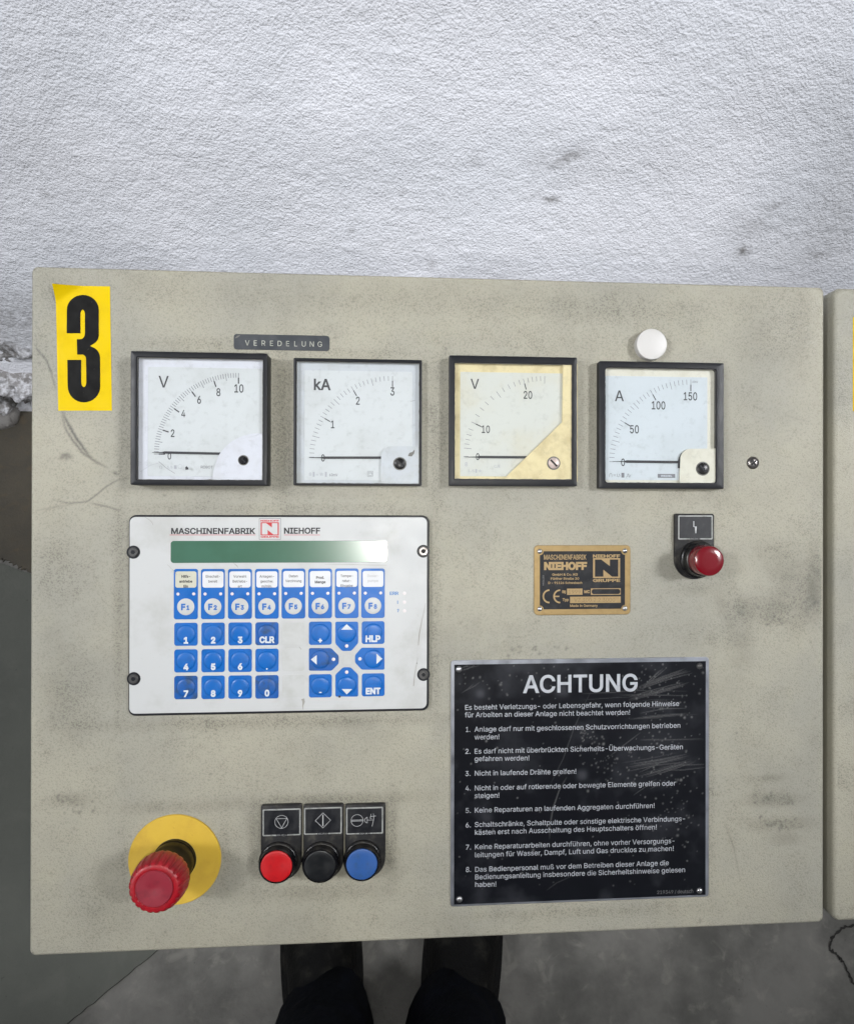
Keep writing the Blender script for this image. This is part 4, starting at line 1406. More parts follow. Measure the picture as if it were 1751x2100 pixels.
for x, y, rr_, m_ in ((1040, 1935, 10, m_pen_soft), (1120, 1960, 8, m_pen_soft)):
    pass

# ------------------------------------------------------------------ nameplate
HN = 1.2
x0_, x1_, y0_, y1_ = rect(Z6, 178, 294, 841, 771, HN)
npl = thing('nameplate', 'small black and brass nameplate riveted beside the red lamp', 'nameplate', (x0_ + x1_) / 2, (y0_ + y1_) / 2)
slab(MB(), (x0_, x1_, y0_, y1_), 3.2, 0, HN, .4).build('brass_plate', m_brass, npl)
a = Z6(217, 335, HN); b = Z6(803, 731, HN)
n_ = 5
pts = []
rc = 3.0
for cx, cy, s0 in ((b[0], a[1], 270), (a[0], a[1], 360), (a[0], b[1], 90), (b[0], b[1], 180)):
    for i in range(n_ + 1):
        an = math.radians(s0 - 90 * i / n_)
        pts.append((cx + rc * math.cos(an), cy + rc * math.sin(an)))
# concave corners round the rivets
MB().flat(pts, HN + .05).build('black_field', m_anod, npl, smooth=0)
zn = HN + .1
for x, y in ((217, 336), (803, 332), (217, 733), (803, 729)):
    c = Z6(x, y, HN)
    MB().lathe([(1.9, HN), (1.8, HN + .5), (1.3, HN + .95), (.5, HN + 1.15)], c[0], c[1], 20).build('rivet', m_rivet, npl)


def tline(t, Z, s_, x0z, x1z, yb_, cap, z, m, bold=.01, name='lettering', y2=None):
    a = Z(x0z, yb_, z); b = Z(x1z, yb_ if y2 is None else y2, z)
    k = abs(Z(x0z, yb_ - 100, z)[1] - a[1]) / 100
    rot = math.atan2(b[1] - a[1], b[0] - a[0]) if y2 is not None else 0
    return MB().text(s_, a[0], b[0], a[1] if y2 is not None else (a[1] + b[1]) / 2, cap * k, z, bold, rot=rot).build(name, m, t, smooth=0)


BP = m_brass_print
tline(npl, Z6, 'MASCHINENFABRIK', 245, 537, 392, 33, zn, BP, .015)
tline(npl, Z6, 'NIEHOFF', 246, 542, 460, 47, zn, BP, .05)
tline(npl, Z6, 'GmbH & Co. KG', 302, 478, 503, 15, zn, BP, .02)
tline(npl, Z6, 'Fürther Straße 30', 292, 487, 531, 15, zn, BP, .02)
tline(npl, Z6, 'D - 91126 Schwabach', 275, 508, 560, 15, zn, BP, .02)
tline(npl, Z6, 'Bj', 371, 396, 623, 17, zn, BP, .03)
tline(npl, Z6, 'MC', 522, 562, 623, 19, zn, BP, .035)
tline(npl, Z6, 'Typ', 373, 416, 678, 18, zn, BP, .03)
tline(npl, Z6, 'Made in Germany', 425, 616, 718, 16, zn, BP, .02)
emblem(npl, Z6, (582, 0, 770, 0), zn, BP, m_anod, [('NIEHOFF', (358, 378)), ('GRUPPE', (526, 546))], (583, 382, 770, 520))
# type and year fields
for (bx0, by0, bx1, by1), s_, (sx0, sx1) in (((404, 592, 511, 636), '1999', (416, 498)), ((425, 646, 774, 693), 'VZ 300.2.2.3000', (455, 735))):
    a = Z6(bx0, by1, zn); b = Z6(bx1, by0, zn)
    o = MB().box(a[0], b[0], a[1], b[1], zn - .05, zn).build('type_field', m_brass_print, npl, smooth=0)
    k = abs(Z6(0, 100, zn)[1] - Z6(0, 0, zn)[1]) / 100
    MB().text(s_, Z6(sx0, 0, zn)[0], Z6(sx1, 0, zn)[0], a[1] + 8 * k, 27 * k, zn + .05, -.01).build('stamped_lettering', mat('stamped_digits', lin(120, 98, 62), .5), o, smooth=0)
a = Z6(568, 636, zn); b = Z6(774, 590, zn)
o = MB().box(a[0], b[0], a[1], b[1], zn - .05, zn).build('type_field', m_brass_print, npl, smooth=0)
a = Z6(574, 631, zn); b = Z6(771, 595, zn)
MB().flat(rr(a[0], b[0], a[1], b[1], (b[1] - a[1]) * .45, 5), zn + .05).build('blacked_out_number', m_anod, o, smooth=0)
# CE mark
k = abs(Z6(0, 100, zn)[1] - Z6(0, 0, zn)[1]) / 100
mb = MB()
c = Z6(283, 646, zn)
mb.strip(circ(c[0], c[1], 43 * k, 20, 90, 270, True), 11 * k, zn)
c = Z6(357, 646, zn)
mb.strip(circ(c[0], c[1], 43 * k, 20, 90, 270, True), 11 * k, zn)
mb.strip([(c[0] - 42 * k, c[1]), (c[0] - 6 * k, c[1])], 10 * k, zn + .01)
mb.build('ce_mark', BP, npl, smooth=0)
a = Z6(236, 500, zn)
MB().text('0277244', a[0], a[0] + 72 * k, a[1], 10 * k, zn, .02, rot=-math.pi / 2).build('serial_lettering', m_print_grey, npl, smooth=0)

# ------------------------------------------------------------------ warning plate
HA = 1.5
TL, TR, BL, BR = ZA(73, 66, HA), ZA(1598, 45, HA), ZB(80, 771, HA), ZB(1604, 712, HA)
ax0, ax1 = (TL[0] + BL[0]) / 2, (TR[0] + BR[0]) / 2
ay0, ay1 = (BL[1] + BR[1]) / 2, (TL[1] + TR[1]) / 2
wp = thing('warning_plate', 'large black plate headed ACHTUNG with eight safety rules in German', 'warning sign', (ax0 + ax1) / 2, (ay0 + ay1) / 2)
slab(MB(), (ax0, ax1, ay0, ay1), 2.4, 0, HA, .35).build('aluminium_plate', m_alu, wp)
b0, b1 = ax0 + 2.6, ax1 - 2.6
c0, c1 = ay0 + 1.6, ay1 - 3.2
fa = Field(b0, b1, c0, c1, .55)
wr = random.Random(44)
sc_ = np.zeros((fa.ny, fa.nx)); sm_ = np.zeros((fa.ny, fa.nx))


def fa_line(Z, pts, w=.3, v=.4, j=.1):
    fa.line(sc_, [Z(*p) for p in pts], w, v, j, True, wr)


# bundles of scratches and chips as in the photograph
for (xa_, ya, xb_, yb_, n) in ((1180, 225, 1470, 125, 10), (1120, 290, 1450, 200, 6), (1160, 400, 1470, 370, 7), (1190, 330, 1420, 320, 4), (1130, 690, 1470, 630, 8), (1200, 740, 1500, 650, 6), (1000, 620, 1190, 480, 1), (860, 290, 1180, 270, 2), (1060, 270, 1520, 275, 2),
                               (1200, 540, 1585, 535, 2), (1300, 690, 1585, 672, 3), (110, 140, 260, 100, 4), (190, 270, 280, 215, 2), (1230, 240, 1350, 120, 3)):
    for k in range(n):
        dx, dy = wr.gauss(0, 22), wr.gauss(0, 13)
        mx_ = ((xa_ + xb_) / 2 + dx + wr.gauss(0, 8), (ya + yb_) / 2 + dy + wr.gauss(0, 5))
        fa_line(ZA, [(xa_ + dx + wr.gauss(0, 16), ya + dy), mx_, (xb_ + dx + wr.gauss(0, 16), yb_ + dy)], .28, wr.uniform(.12, .42))
fa_line(ZA, [(905, 240), (870, 310), (800, 470), (740, 640), (690, 740), (660, 800)], .3, .22)
fa_line(ZB, [(760, 0), (715, 80), (680, 180), (660, 290), (658, 370)], .4, .38)
fa_line(ZB, [(640, 670), (700, 625), (790, 585)], .3, .2)
fa_line(ZB, [(1290, 10), (1220, 60), (1150, 110)], .3, .3)
fa_line(ZB, [(1340, 30), (1250, 70)], .3, .25)
for k in range(420):
    if k < 330:
        cxz, cyz, sx_, sy_ = wr.choice(((1330, 470, 130, 120), (1250, 640, 160, 90), (1350, 830, 100, 120), (1000, 680, 60, 50), (900, 530, 50, 40), (1400, 230, 70, 90), (450, 160, 170, 60), (1430, 980, 60, 110), (1250, 200, 60, 70)))
        x, y = wr.gauss(cxz, sx_), wr.gauss(cyz, sy_)
    else:
        x, y = wr.uniform(100, 1570), wr.uniform(80, 1450)
    r_ = wr.uniform(.25, .6) * (1.6 if wr.random() < .1 else 1)
    fa_line(ZA, [(x, y), (x + wr.uniform(-5, 5), y + wr.uniform(-5, 5))], r_, wr.uniform(.25, .8), 0)
for (x, y, rx, ry, v_) in ((250, 260, 3, 3, .25), (730, 240, 5, 5, .25), (850, 740, 4, 4, .3), (450, 100, 10, 5, .12), (240, 240, 8, 8, .12), (1300, 560, 25, 20, .1), (380, 720, 12, 12, .06), (290, 990, 4, 4, .18)):
    p_ = ZA(x, y); fa.blob(sm_, p_[0], p_[1], rx, ry, v_)
sm_ += np.clip(nfield(fa.ny, fa.nx, 40, 31, 4) - .5, 0, 1) * .4
m_plate, nt, p = new_mat('scratched_black_anodising')
s1 = nd(nt, 'ShaderNodeAttribute', attribute_name='mark').outputs['Fac']
s2_a = nd(nt, 'ShaderNodeAttribute', attribute_name='grime').outputs['Fac']
co = coords(nt)
c = mixc(nt, ramp(nt, noise(nt, co, 60, 4), .4, .7, 0, .5), lin(16, 18, 24), lin(24, 26, 32))
c = mixc(nt, s2_a, c, lin(110, 112, 120))
c = mixc(nt, math_(nt, 'MINIMUM', math_(nt, 'MULTIPLY', s1, .55), 1.0), c, lin(190, 190, 190))
lk(nt, c, p.inputs['Base Color'])
p.inputs['Roughness'].default_value = .36
p.inputs['Specular IOR Level'].default_value = .16
bump(nt, p, noise(nt, co, 1200, 2), .00003)
fa.mesh('black_field', m_plate, wp, HA + .05, {'grime': sm_, 'mark': sc_})
za = HA + .12
AP = m_alu_print
tline(wp, ZA, 'ACHTUNG', 503, 1180, 256, 99, za, AP, .016, 'heading', y2=245)
LN = [(ZA, 'Es besteht Verletzungs- oder Lebensgefahr, wenn folgende Hinweise', 162, 1425, 358, 334), (ZA, 'für Arbeiten an dieser Anlage nicht beachtet werden!', 160, 1135, 402, 386),
      (ZA, '1.', 166, 191, 488, 488), (ZA, 'Anlage darf nur mit geschlossenen Schutzvorrichtungen betrieben', 217, 1432, 487, 463), (ZA, 'werden!', 217, 363, 533, 531),
      (ZA, '2.', 163, 193, 618, 617), (ZA, 'Es darf nicht mit überbrückten Sicherheits-Überwachungs-Geräten', 218, 1447, 617, 590), (ZA, 'gefahren werden!', 218, 540, 661, 656),
      (ZA, '3.', 163, 193, 749, 748), (ZA, 'Nicht in laufende Drähte greifen!', 219, 817, 747, 735),
      (ZB, '4.', 164, 194, 85, 84), (ZB, 'Nicht in oder auf rotierende oder bewegte Elemente greifen oder', 219, 1405, 84, 54), (ZB, 'steigen!', 218, 363, 129, 126),
      (ZB, '5.', 165, 195, 217, 216), (ZB, 'Keine Reparaturen an laufenden Aggregaten durchführen!', 219, 1280, 215, 187),
      (ZB, '6.', 165, 195, 303, 302), (ZB, 'Schaltschränke, Schaltpulte oder sonstige elektrische Verbindungs-', 219, 1460, 300, 264), (ZB, 'kästen erst nach Ausschaltung des Hauptschalters öffnen!', 220, 1293, 346, 314),
      (ZB, '7.', 166, 196, 434, 433), (ZB, 'Keine Reparaturarbeiten durchführen, ohne vorher Versorgungs-', 220, 1398, 432, 395), (ZB, 'leitungen für Wasser, Dampf, Luft und Gas drucklos zu machen!', 220, 1393, 479, 440),
      (ZB, '8.', 166, 196, 566, 565), (ZB, 'Das Bedienpersonal muß vor dem Betreiben dieser Anlage die', 221, 1364, 565, 525), (ZB, 'Bedienungsanleitung insbesondere die Sicherheitshinweise gelesen', 221, 1460, 610, 566), (ZB, 'haben!', 221, 345, 654, 651)]
for Z, s_, xa_, xb_, ya, yb_ in LN:
    tline(wp, Z, s_, xa_, xb_, ya, 29, za, AP, .003, 'text_line', y2=yb_)
tline(wp, ZB, '219349 / deutsch', 1296, 1508, 696, 20, za, m_print_grey, .0, 'text_line', y2=689)
for Z, x, y, m_ in ((ZA, 125, 118, m_rivet), (ZA, 1545, 98, m_grime_screw), (ZB, 128, 727, m_rivet), (ZB, 1546, 676, m_rivet)):
    c = Z(x, y, HA)
    MB().lathe([(2.5, HA), (2.3, HA + .6), (1.6, HA + 1.2), (.6, HA + 1.45)], c[0], c[1], 20).build('rivet', m_, wp)

# ------------------------------------------------------------------ push buttons and pilot lamp
def legend_holder(t, Z, plate, fr, cbase, rb, ring=True):
    """black holder: square head with a framed legend, round foot about the ring"""
    hp_ = 3.2
    x0_, x1_, _, y1_ = rect(Z, plate[0], plate[1], plate[2], plate[3], hp_)
    cx, cy = cbase
    R = (x1_ - x0_) / 2
    xm = (x0_ + x1_) / 2
    out = []
    for i in range(6):
        a = math.radians(90 * i / 5); out.append((x1_ - 1.6 + 1.6 * math.cos(a), y1_ - 1.6 + 1.6 * math.sin(a)))
    for i in range(6):
        a = math.radians(90 + 90 * i / 5); out.append((x0_ + 1.6 + 1.6 * math.cos(a), y1_ - 1.6 + 1.6 * math.sin(a)))
    for i in range(25):
        a = math.radians(180 + 180 * i / 24); out.append((xm + R * math.cos(a), cy + R * math.sin(a)))
    ins = [(xm + (x - xm) * .965, cy + (y - cy) * .985) for x, y in out]
    MB().loft([(out, 0), (out, hp_ - .5), (ins, hp_)]).build('legend_holder', m_dusty, t)
    fx0, fx1, fy0, fy1 = rect(Z, *fr, hp_ + .3)
    lg = slab(MB(), (fx0, fx1, fy0, fy1), .9, hp_, hp_ + .3, .1, 3).build('legend_plate', m_print_greyish, t)
    slab(MB(), (fx0 + 1.0, fx1 - 1.0, fy0 + 1.0, fy1 - 1.0), .3, hp_ + .3, hp_ + .36, .02, 2).build('legend_field', m_legend_black, lg)
    return lg, hp_ + .42, (fx0, fx1, fy0, fy1)


m_print_greyish = mat('legend_silver_frame', lin(172, 174, 172), .5, metal=.1, dirt=lin(80, 80, 76), dirt_amt=.6, dirt_scale=160)
m_legend_black = mat('legend_black', lin(22, 24, 30), .4, dirt=lin(70, 70, 72), dirt_amt=.3, dirt_scale=200, speck=.3)
m_sym = mat('legend_symbol_white', lin(196, 198, 200), .5)
G_B = 'push buttons side by side under the keypad'
BT = [((917, 92, 1170, 0), (928, 118, 1164, 278), (1013, 473), m_red_btn, 'red push button, left of the three under the keypad', 'red'),
      ((1181, 90, 1430, 0), (1185, 109, 1419, 269), (1283, 470), None, 'black push button between the red and the blue one', 'black'),
      ((1439, 88, 1690, 0), (1446, 108, 1675, 268), (1543, 460), m_blue_btn, 'blue push button, right of the three under the keypad', 'blue')]
m_black_cap = mat('black_button_cap', lin(26, 28, 31), .38, dirt=lin(60, 60, 60), dirt_amt=.4, dirt_scale=160, speck=.2)
HB = 14.0
for plate, fr, cz, mcap, lab, kind_ in BT:
    c = ZC(cz[0], cz[1], HB)
    t = thing('push_button', lab, 'push button', c[0], c[1], 0, G_B)
    lg, zl, (fx0, fx1, fy0, fy1) = legend_holder(t, ZC, plate, fr, c, 0)
    MB().lathe([(14.2, 3.2), (14.2, 5.6), (13.6, 6.4), (13.0, 6.6), (12.9, 8.5)], c[0], c[1], 56, cap=False).build('collar', m_black_gloss, t)
    MB().lathe([(12.9, 8.4), (13.0, 12.4), (12.8, 13.2), (12.4, HB - .3), (11.6, HB - .3), (11.5, HB - 1.4), (8, HB - 1.4)], c[0], c[1], 56, cap=True).build('bezel_ring', m_black_gloss, t)
    MB().lathe([(11.4, HB - 1.3), (11.4, HB - .3), (11.1, HB + .15), (10.4, HB + .4), (6, HB + .3), (2, HB + .25)], c[0], c[1], 48).build('cap', mcap or m_black_cap, t)
    mx_, my_ = (fx0 + fx1) / 2, (fy0 + fy1) / 2 + .4
    mb = MB(); w = .3
    if kind_ == 'red':
        mb.closed_line(circ(mx_ - .1, my_, 4.8, 32), w, zl)
        tr_ = [(mx_ - 3.9, my_ + 2.4), (mx_ + 3.9, my_ + 2.4), (mx_, my_ - 4.4)]
        mb.closed_line([tr_[0], tr_[2], tr_[1]], w, zl + .02)
        num = '353.253.4'
    elif kind_ == 'black':
        mb.closed_line([(mx_ + 5.6, my_), (mx_, my_ + 5.6), (mx_ - 5.6, my_), (mx_, my_ - 5.6)], w, zl)
        mb.strip([(mx_, my_ - 4.2), (mx_, my_ + 4.2)], .7, zl + .02)
        num = '353.254.4'
    else:
        q = mx_ - 5.6
        mb.closed_line(circ(q, my_, 4.4, 32), w, zl)
        mb.strip([(q - 4.3, my_ + .35), (q + 4.3, my_ + .35)], w, zl + .02).strip([(q - 4.3, my_ - .45), (q + 4.3, my_ - .45)], w, zl + .02)
        q = mx_ + 1.9
        mb.strip([(q, my_ - 2.2), (q, my_ + 2.2)], w, zl)
        mb.strip([(q, my_ + 2.2), (q - 1.4, my_ + 1.4), (q - 2.1, my_), (q - 1.4, my_ - 1.4), (q, my_ - 2.2)], w, zl + .02)
        mb.strip([(q, my_), (q + 4.6, my_)], w, zl + .01)
        mb.strip([(q + 2.9, my_ + 4.6), (q + 2.2, my_ + 1.2), (q + 3.4, my_ + 1.0)], .35, zl + .03).strip([(q + 2.3, my_ + 2.6), (q + 6.4, my_ + 3.0)], .35, zl + .04)
        mb.strip([(q + 4.6, my_ + 4.8), (q + 4.9, my_ + 1), (q + 3.6, my_ - 4.8)], .35, zl + .05)
        num = '338438.4'
    mb.build('symbol', m_sym, lg, smooth=0)
    MB().box(mx_ - 4, mx_ + 4, fy0 + .05, fy0 + 1.1, zl - .1, zl - .03).text(num, mx_ - 3.6, mx_ + 3.6, fy0 + .1, .9, zl, .0).build('part_number', m_dusty, lg, smooth=0)
    MB().text(num, mx_ - 3.6, mx_ + 3.6, fy0 + .1, .9, zl + .02, .0).build('part_lettering', m_sym, lg, smooth=0)

# pilot lamp
HL = 30.0
c = Z6(1387, 402, HL)
cb = Z6(1283, 400, 3)
t = thing('pilot_lamp', 'round red signal lamp below a black legend with a broken arrow symbol', 'signal lamp', c[0], c[1])
lg, zl, (fx0, fx1, fy0, fy1) = legend_holder(t, Z6, (1146, 76, 1418, 0), (1170, 87, 1408, 254), (c[0], c[1]), 0)
MB().lathe([(14.4, 3.2), (14.4, 5.8), (13.8, 6.5), (13.0, 6.8), (13.0, 11), (12.6, 12), (12.4, 14), (11.4, 14.4)], c[0], c[1], 56, cap=True).build('collar', m_black_gloss, t)
rl = 11.3
MB().lathe([(rl, 14), (rl, HL - 4.2), (rl * .985, HL - 3.9), (rl * .985, HL - 3.5), (rl, HL - 3.2), (rl, HL - 1.4), (rl * .97, HL - .5), (rl * .9, HL), (rl * .5, HL + .1)], c[0], c[1], 56).build('lens', m_lens, t)
mx_, my_ = (fx0 + fx1) / 2 - .7, (fy0 + fy1) / 2 + .3
mb = MB().strip([(mx_ - .7, my_ + 4.6), (mx_ - .7, my_ + .3), (mx_ + .9, my_ + .2), (mx_ + .9, my_ - 4.8)], .75, zl)
mb.build('symbol', m_sym, lg, smooth=0)
MB().box(mx_ - 3.4, mx_ + 4.4, fy0 + .05, fy0 + 1.1, zl - .1, zl - .03).build('part_number', m_dusty, lg, smooth=0)
MB().text('353.245.4', mx_ - 3, mx_ + 4, fy0 + .1, .9, zl + .02, .0).build('part_lettering', m_sym, lg, smooth=0)

# ------------------------------------------------------------------ emergency stop
HE = 51.0
c = ZC(383, 432, 1.5)
hd = ZC(254, 614, HE)
t = thing('emergency_stop', 'red mushroom emergency stop on a round yellow disc at the lower left', 'emergency stop', c[0], c[1])
R = (ZC(383 + 287, 432, 1.5)[0] - c[0])
mb = MB().lathe([(R, 0), (R, 1.1), (R - .3, 1.5), (15.6, 1.5), (15.5, 1.0)], c[0], c[1], 96, cap=False)
mb.build('yellow_disc', m_disc, t)
# slight lean of the worn actuator: axis from the disc centre to the head centre
ux, uy = (hd[0] - c[0]) / HE, (hd[1] - c[1]) / HE


def lean(prof, n, mod=None, cap=True):
    m_ = MB()
    loops = []
    for r_, z in prof:
        pts_ = []
        for i in range(n):
            a = 2 * math.pi * i / n
            q_ = r_ + (mod(a, z) if mod else 0)
            pts_.append((c[0] + ux * z + q_ * math.cos(a), c[1] + uy * z + q_ * math.sin(a)))
        loops.append((pts_, z))
    return m_.loft(loops, False, cap)


lean([(15.4, 1.5), (15.4, 5), (14.9, 5.6), (14.9, 6.4), (15.2, 7), (15.0, 14), (14.6, 15), (14.6, 28), (12, 29)], 64).build('collar', m_collar, t)


def scal(a, z):
    k = max(0.0, min(1.0, (z - 29) / 3, (50.3 - z) / 1.6))
    return -1.15 * k * max(0.0, math.sin(a * 22)) ** .6


lean([(13, 27), (16.6, 28), (18.2, 30), (19.0, 33), (18.9, 38), (18.5, 43), (18.0, 46.5), (17.2, 48.6), (16.2, 49.8), (14.6, 50.4), (13.4, 50.4), (13.0, 49.9), (12.7, 49.9)], 264, scal, True).build('mushroom_head', m_red_mush, t)
lean([(12.5, 49.9), (12.4, 50.6), (12.0, 51.0), (8, 50.8), (3, 50.5), (1.2, 50.0)], 64).build('head_insert', m_red_face, t)

# ------------------------------------------------------------------ person's lower body
m_leather, nt, p = new_mat('black_leather')
co = coords(nt)
lk(nt, mixc(nt, ramp(nt, noise(nt, co, 25, 5, .6), .5, .75), lin(14, 14, 14), lin(44, 43, 39)), p.inputs['Base Color'])
p.inputs['Roughness'].default_value = .6
p.inputs['Specular IOR Level'].default_value = .12
bump(nt, p, noise(nt, co, 180, 4, .6), .0015)
m_cloth, nt, p = new_mat('navy_trouser_cloth')
co = coords(nt)
lk(nt, mixc(nt, ramp(nt, noise(nt, co, 18, 4, .6), .4, .7), lin(4, 7, 14), lin(9, 13, 24)), p.inputs['Base Color'])
p.inputs['Roughness'].default_value = .85
p.inputs['Specular IOR Level'].default_value = .1
bump(nt, p, math_(nt, 'ADD', noise(nt, co, 14, 3, .5), math_(nt, 'MULTIPLY', noise(nt, co, 900, 1), .05)), .02)
per = bpy.data.objects.new('person', None)
C.objects.link(per)
pcx, pcy = on_floor(800, 2090)
per.location = (pcx, pcy, 0)
tag(per, 'person in dark navy clothes and black shoes standing below the cabinet', 'person')


def ell(cx, cy, z, rx, ry, n=28, p_=2.0, wob=None):
    out = []
    for i in range(n):
        a = 2 * math.pi * i / n
        ca, sa = math.cos(a), math.sin(a)
        k = 1 + (wob(a, z) if wob else 0)
        out.append((cx + rx * k * math.copysign(abs(ca) ** (2 / p_), ca), cy + ry * k * math.copysign(abs(sa) ** (2 / p_), sa), z))
    return out


def wbuild(mb, name, m, smooth=60):
    mb.v = [(x - per.location.x, y - per.location.y, z) for x, y, z in mb.v]
    o = mb.build(name, m, xf='world', smooth=smooth)
    o.parent = per
    return o


for side, pxs in ((-1, 660), (1, 938)):
    ax, ay = on_floor(pxs, 2108, .11)         # ankle
    turn = side * .10
    # shoe: sections from heel to toe
    secs = [(-.075, .036, .07, .035), (-.06, .043, .095, .04), (-.03, .046, .115, .05), (.0, .047, .12, .055), (.04, .048, .105, .05), (.08, .052, .085, .04), (.12, .056, .07, .033), (.16, .056, .06, .028), (.19, .050, .05, .024), (.212, .036, .04, .02), (.222, .015, .03, .014)]
    mb = MB(); loops = []
    for (dy, w, h, _z) in secs:
        w *= 1.0
        cxx = ax + math.sin(turn) * dy * 1.0 + side * .004
        pts_ = []
        for i in range(20):
            a = 2 * math.pi * i / 20
            ca, sa = math.cos(a), math.sin(a)
            x = cxx + w * math.copysign(abs(ca) ** .75, ca)
            z = .018 + h * .5 + h * .5 * math.copysign(abs(sa) ** .8, sa) + (.0 if sa < 0 else -.25 * h * abs(ca) ** 2)
            pts_.append((x, ay + dy, z))
        loops.append((pts_, 0))
    mb.loft(loops, True, True)
    wbuild(mb, 'shoe', m_leather)
    mb = MB()
    sol = []
    for i in range(40):
        a = 2 * math.pi * i / 40
        t_ = math.sin(a)
        dy = .075 + .155 * t_
        w = (.062 + .008 * t_) * abs(math.cos(a)) ** .55 * 1.0
        sol.append((ax + side * .004 + math.sin(turn) * dy + math.copysign(w, math.cos(a)), ay + dy))
    mb.loft([(sol, 0.007), (sol, .026)], True, True)
    wbuild(mb, 'sole', m_leather)
    # trouser leg
    g = random.Random(side + 5)
    ph = g.uniform(0, 6)
    wob = lambda a, z, ph=ph: .05 * math.sin(3 * a + ph + z * 30) + .03 * math.sin(5 * a - z * 55 + ph)
    loops = [(ell(ax - side * .004, ay - .005, .085, .060, .075, wob=wob), 0), (ell(ax - side * .004, ay - .01, .10, .072, .085, wob=wob), 0)]
    for z, dx, dy, rx, ry in ((.14, 0, -.03, .066, .078), (.18, 0, -.05, .068, .078), (.24, 0, -.075, .066, .076), (.32, 0, -.105, .066, .076), (.42, 0, -.14, .070, .08), (.52, 0, -.17, .074, .085), (.66, 0, -.22, .084, .092), (.80, -side * .02, -.26, .09, .105), (.88, -side * .03, -.29, .095, .11)):
        loops.append((ell(ax - side * .004 + dx, ay + dy, z, rx, ry, wob=wob), 0))
    wbuild(MB().loft(loops, True, True), 'trouser_leg', m_cloth)

# jacket and head: behind the lens, they shade the lower panel and the floor as in the photograph
px_ = per.location.x
mb = MB(); loops = []
for z, y, rx, ry in ((.84, -.56, .17, .115), (.90, -.57, .175, .12), (1.0, -.575, .165, .115), (1.12, -.58, .18, .12), (1.24, -.59, .20, .125), (1.34, -.60, .215, .12), (1.41, -.605, .20, .10), (1.455, -.61, .13, .08), (1.48, -.61, .07, .066), (1.50, -.605, .062, .062)):
    loops.append((ell(px_, y, z, rx, ry, 36, 2.6, wob=lambda a, z: .02 * math.sin(4 * a + z * 20)), 0))
wbuild(MB().loft(loops, True, True), 'jacket', m_cloth)
for side in (-1, 1):
    mb = MB(); loops = []
    P_ = [(.19, -.60, 1.40, .050), (.225, -.60, 1.36, .058), (.25, -.585, 1.25, .052), (.262, -.56, 1.12, .047), (.25, -.52, 1.06, .046), (.20, -.50, 1.12, .043), (.13, -.47, 1.26, .038), (.10, -.46, 1.36, .032)]
    for k, (x, y, z, r_) in enumerate(P_):
        a_ = np.array(P_[max(0, k - 1)][:3]); b_ = np.array(P_[min(len(P_) - 1, k + 1)][:3])
        d_ = (b_ - a_) / np.linalg.norm(b_ - a_)
        u_ = np.cross(d_, [0, 1, 0]); u_ /= np.linalg.norm(u_); v_ = np.cross(d_, u_)
        pts_ = []
        for i in range(18):
            t_ = 2 * math.pi * i / 18
            q_ = np.array([x, y, z]) + r_ * (u_ * math.cos(t_) + v_ * math.sin(t_))
            pts_.append((px_ + side * q_[0], q_[1], q_[2]))
        loops.append((pts_, 0))
    wbuild(mb.loft(loops, True, True), 'sleeve', m_cloth)
m_skin = mat('skin', (.48, .30, .22, 1), .5, bs=400, bd=.0002)
m_hair = mat('dark_hair', (.03, .022, .016, 1), .55, bs=700, bd=.001)
def head_pt(t, a):
    """t: height angle, a: round the head, face towards +y"""
    rx, ry, rz = .074, .094, .112
    ca, sa = math.cos(a), math.sin(a)
    h = math.sin(t); w_ = math.cos(t)
    x, y, z = rx * w_ * ca, ry * w_ * sa, rz * h
    if h < 0: x *= 1 + .28 * h; y += .012 * (-h) * (1 if sa > 0 else .3)
    if sa > 0:
        f_ = math.exp(-(ca / .17) ** 2)
        y += .022 * f_ * math.exp(-((h + .18) / .16) ** 2)                 # nose
        y += .006 * math.exp(-(ca / .35) ** 2) * math.exp(-((h + .52) / .07) ** 2)  # mouth
        y -= .010 * math.exp(-((abs(ca) - .42) / .16) ** 2) * math.exp(-((h - .05) / .11) ** 2)  # eye sockets
        y += .010 * math.exp(-((h + .86) / .12) ** 2) * math.exp(-(ca / .4) ** 2)   # chin
    return px_ + x, -.575 + y, 1.625 + z
hm = MB()
hm.loft([([head_pt(math.pi * k / 30 - math.pi / 2, 2 * math.pi * i / 48) for i in range(48)], 0) for k in range(1, 30)], True, True)
hm.lathe([(.05, 1.48), (.048, 1.56)], px_, -.60, 24, cap=False)
wbuild(hm, 'head', m_skin)
hr = MB()
lp = []
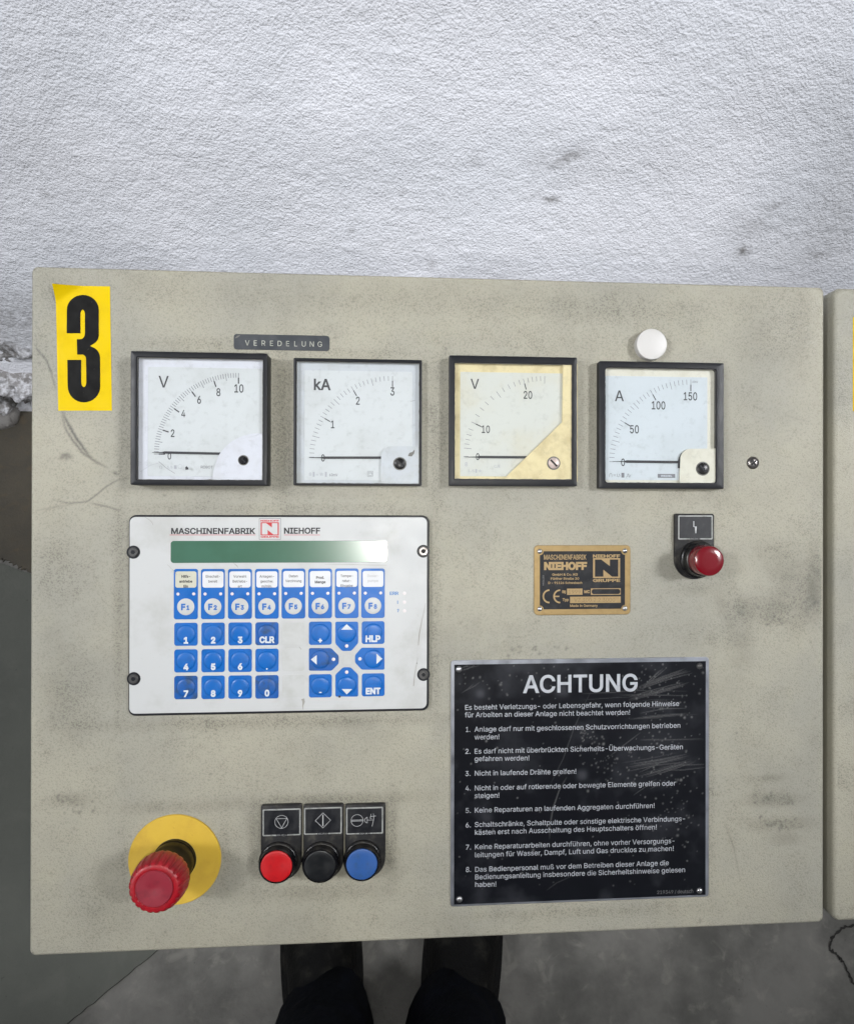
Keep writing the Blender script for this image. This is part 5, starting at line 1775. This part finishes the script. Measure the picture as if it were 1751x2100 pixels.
for k in range(12, 30):
    t = math.pi * k / 30 - math.pi / 2
    row = []
    for i in range(48):
        a = 2 * math.pi * i / 48
        x, y, z = head_pt(t, a)
        low = .02 if math.sin(a) > .35 and k < 23 else 1
        s_ = 1 + .10 * (low if low == 1 else -.6)
        row.append((px_ + (x - px_) * s_, -.575 + (y + .575) * s_, 1.625 + (z - 1.625) * (1.06 if k > 22 else 1)))
    lp.append((row, 0))
wbuild(hr.loft(lp, True, True), 'hair', m_hair)


def tube(mb, P, n=12):
    """tapered tube through (x, y, z, r) points"""
    loops = []
    for k, (x, y, z, r_) in enumerate(P):
        a_ = np.array(P[max(0, k - 1)][:3]); b_ = np.array(P[min(len(P) - 1, k + 1)][:3])
        d_ = (b_ - a_) / np.linalg.norm(b_ - a_)
        u_ = np.cross(d_, [.3, 1, .1]); u_ /= np.linalg.norm(u_); v_ = np.cross(d_, u_)
        loops.append(([tuple(np.array([x, y, z]) + r_ * (u_ * math.cos(2 * math.pi * i / n) + v_ * math.sin(2 * math.pi * i / n))) for i in range(n)], 0))
    mb.loft(loops, True, True)


for side in (-1, 1):
    mb = MB()
    X = lambda x: px_ + side * x
    # wrist and palm, flattened sideways
    lp = []
    for z, y, rx, ry in ((1.340, -.465, .022, .024), (1.365, -.458, .024, .028), (1.385, -.450, .019, .034), (1.410, -.444, .016, .040), (1.435, -.440, .015, .041), (1.455, -.438, .012, .037)):
        lp.append((ell(X(.098), y, z, rx, ry, 20), 0))
    mb.loft(lp, True, True)
    for j, ln_ in enumerate((.072, .080, .076, .060)):           # index to little finger, curled inward
        y0f = -.408 - .0205 * j
        tube(mb, [(X(.098), y0f, 1.440, .0095), (X(.096), y0f, 1.458, .0092), (X(.088), y0f + .004, 1.458 + ln_ * .45, .0085),
                  (X(.070), y0f + .006, 1.458 + ln_ * .66, .0078), (X(.055), y0f + .006, 1.458 + ln_ * .60, .0068), (X(.050), y0f + .006, 1.458 + ln_ * .54, .004)])
    tube(mb, [(X(.095), -.418, 1.385, .014), (X(.088), -.402, 1.405, .0125), (X(.074), -.392, 1.424, .0105), (X(.060), -.388, 1.438, .0095), (X(.050), -.388, 1.445, .005)])
    wbuild(mb, 'hand', m_skin)
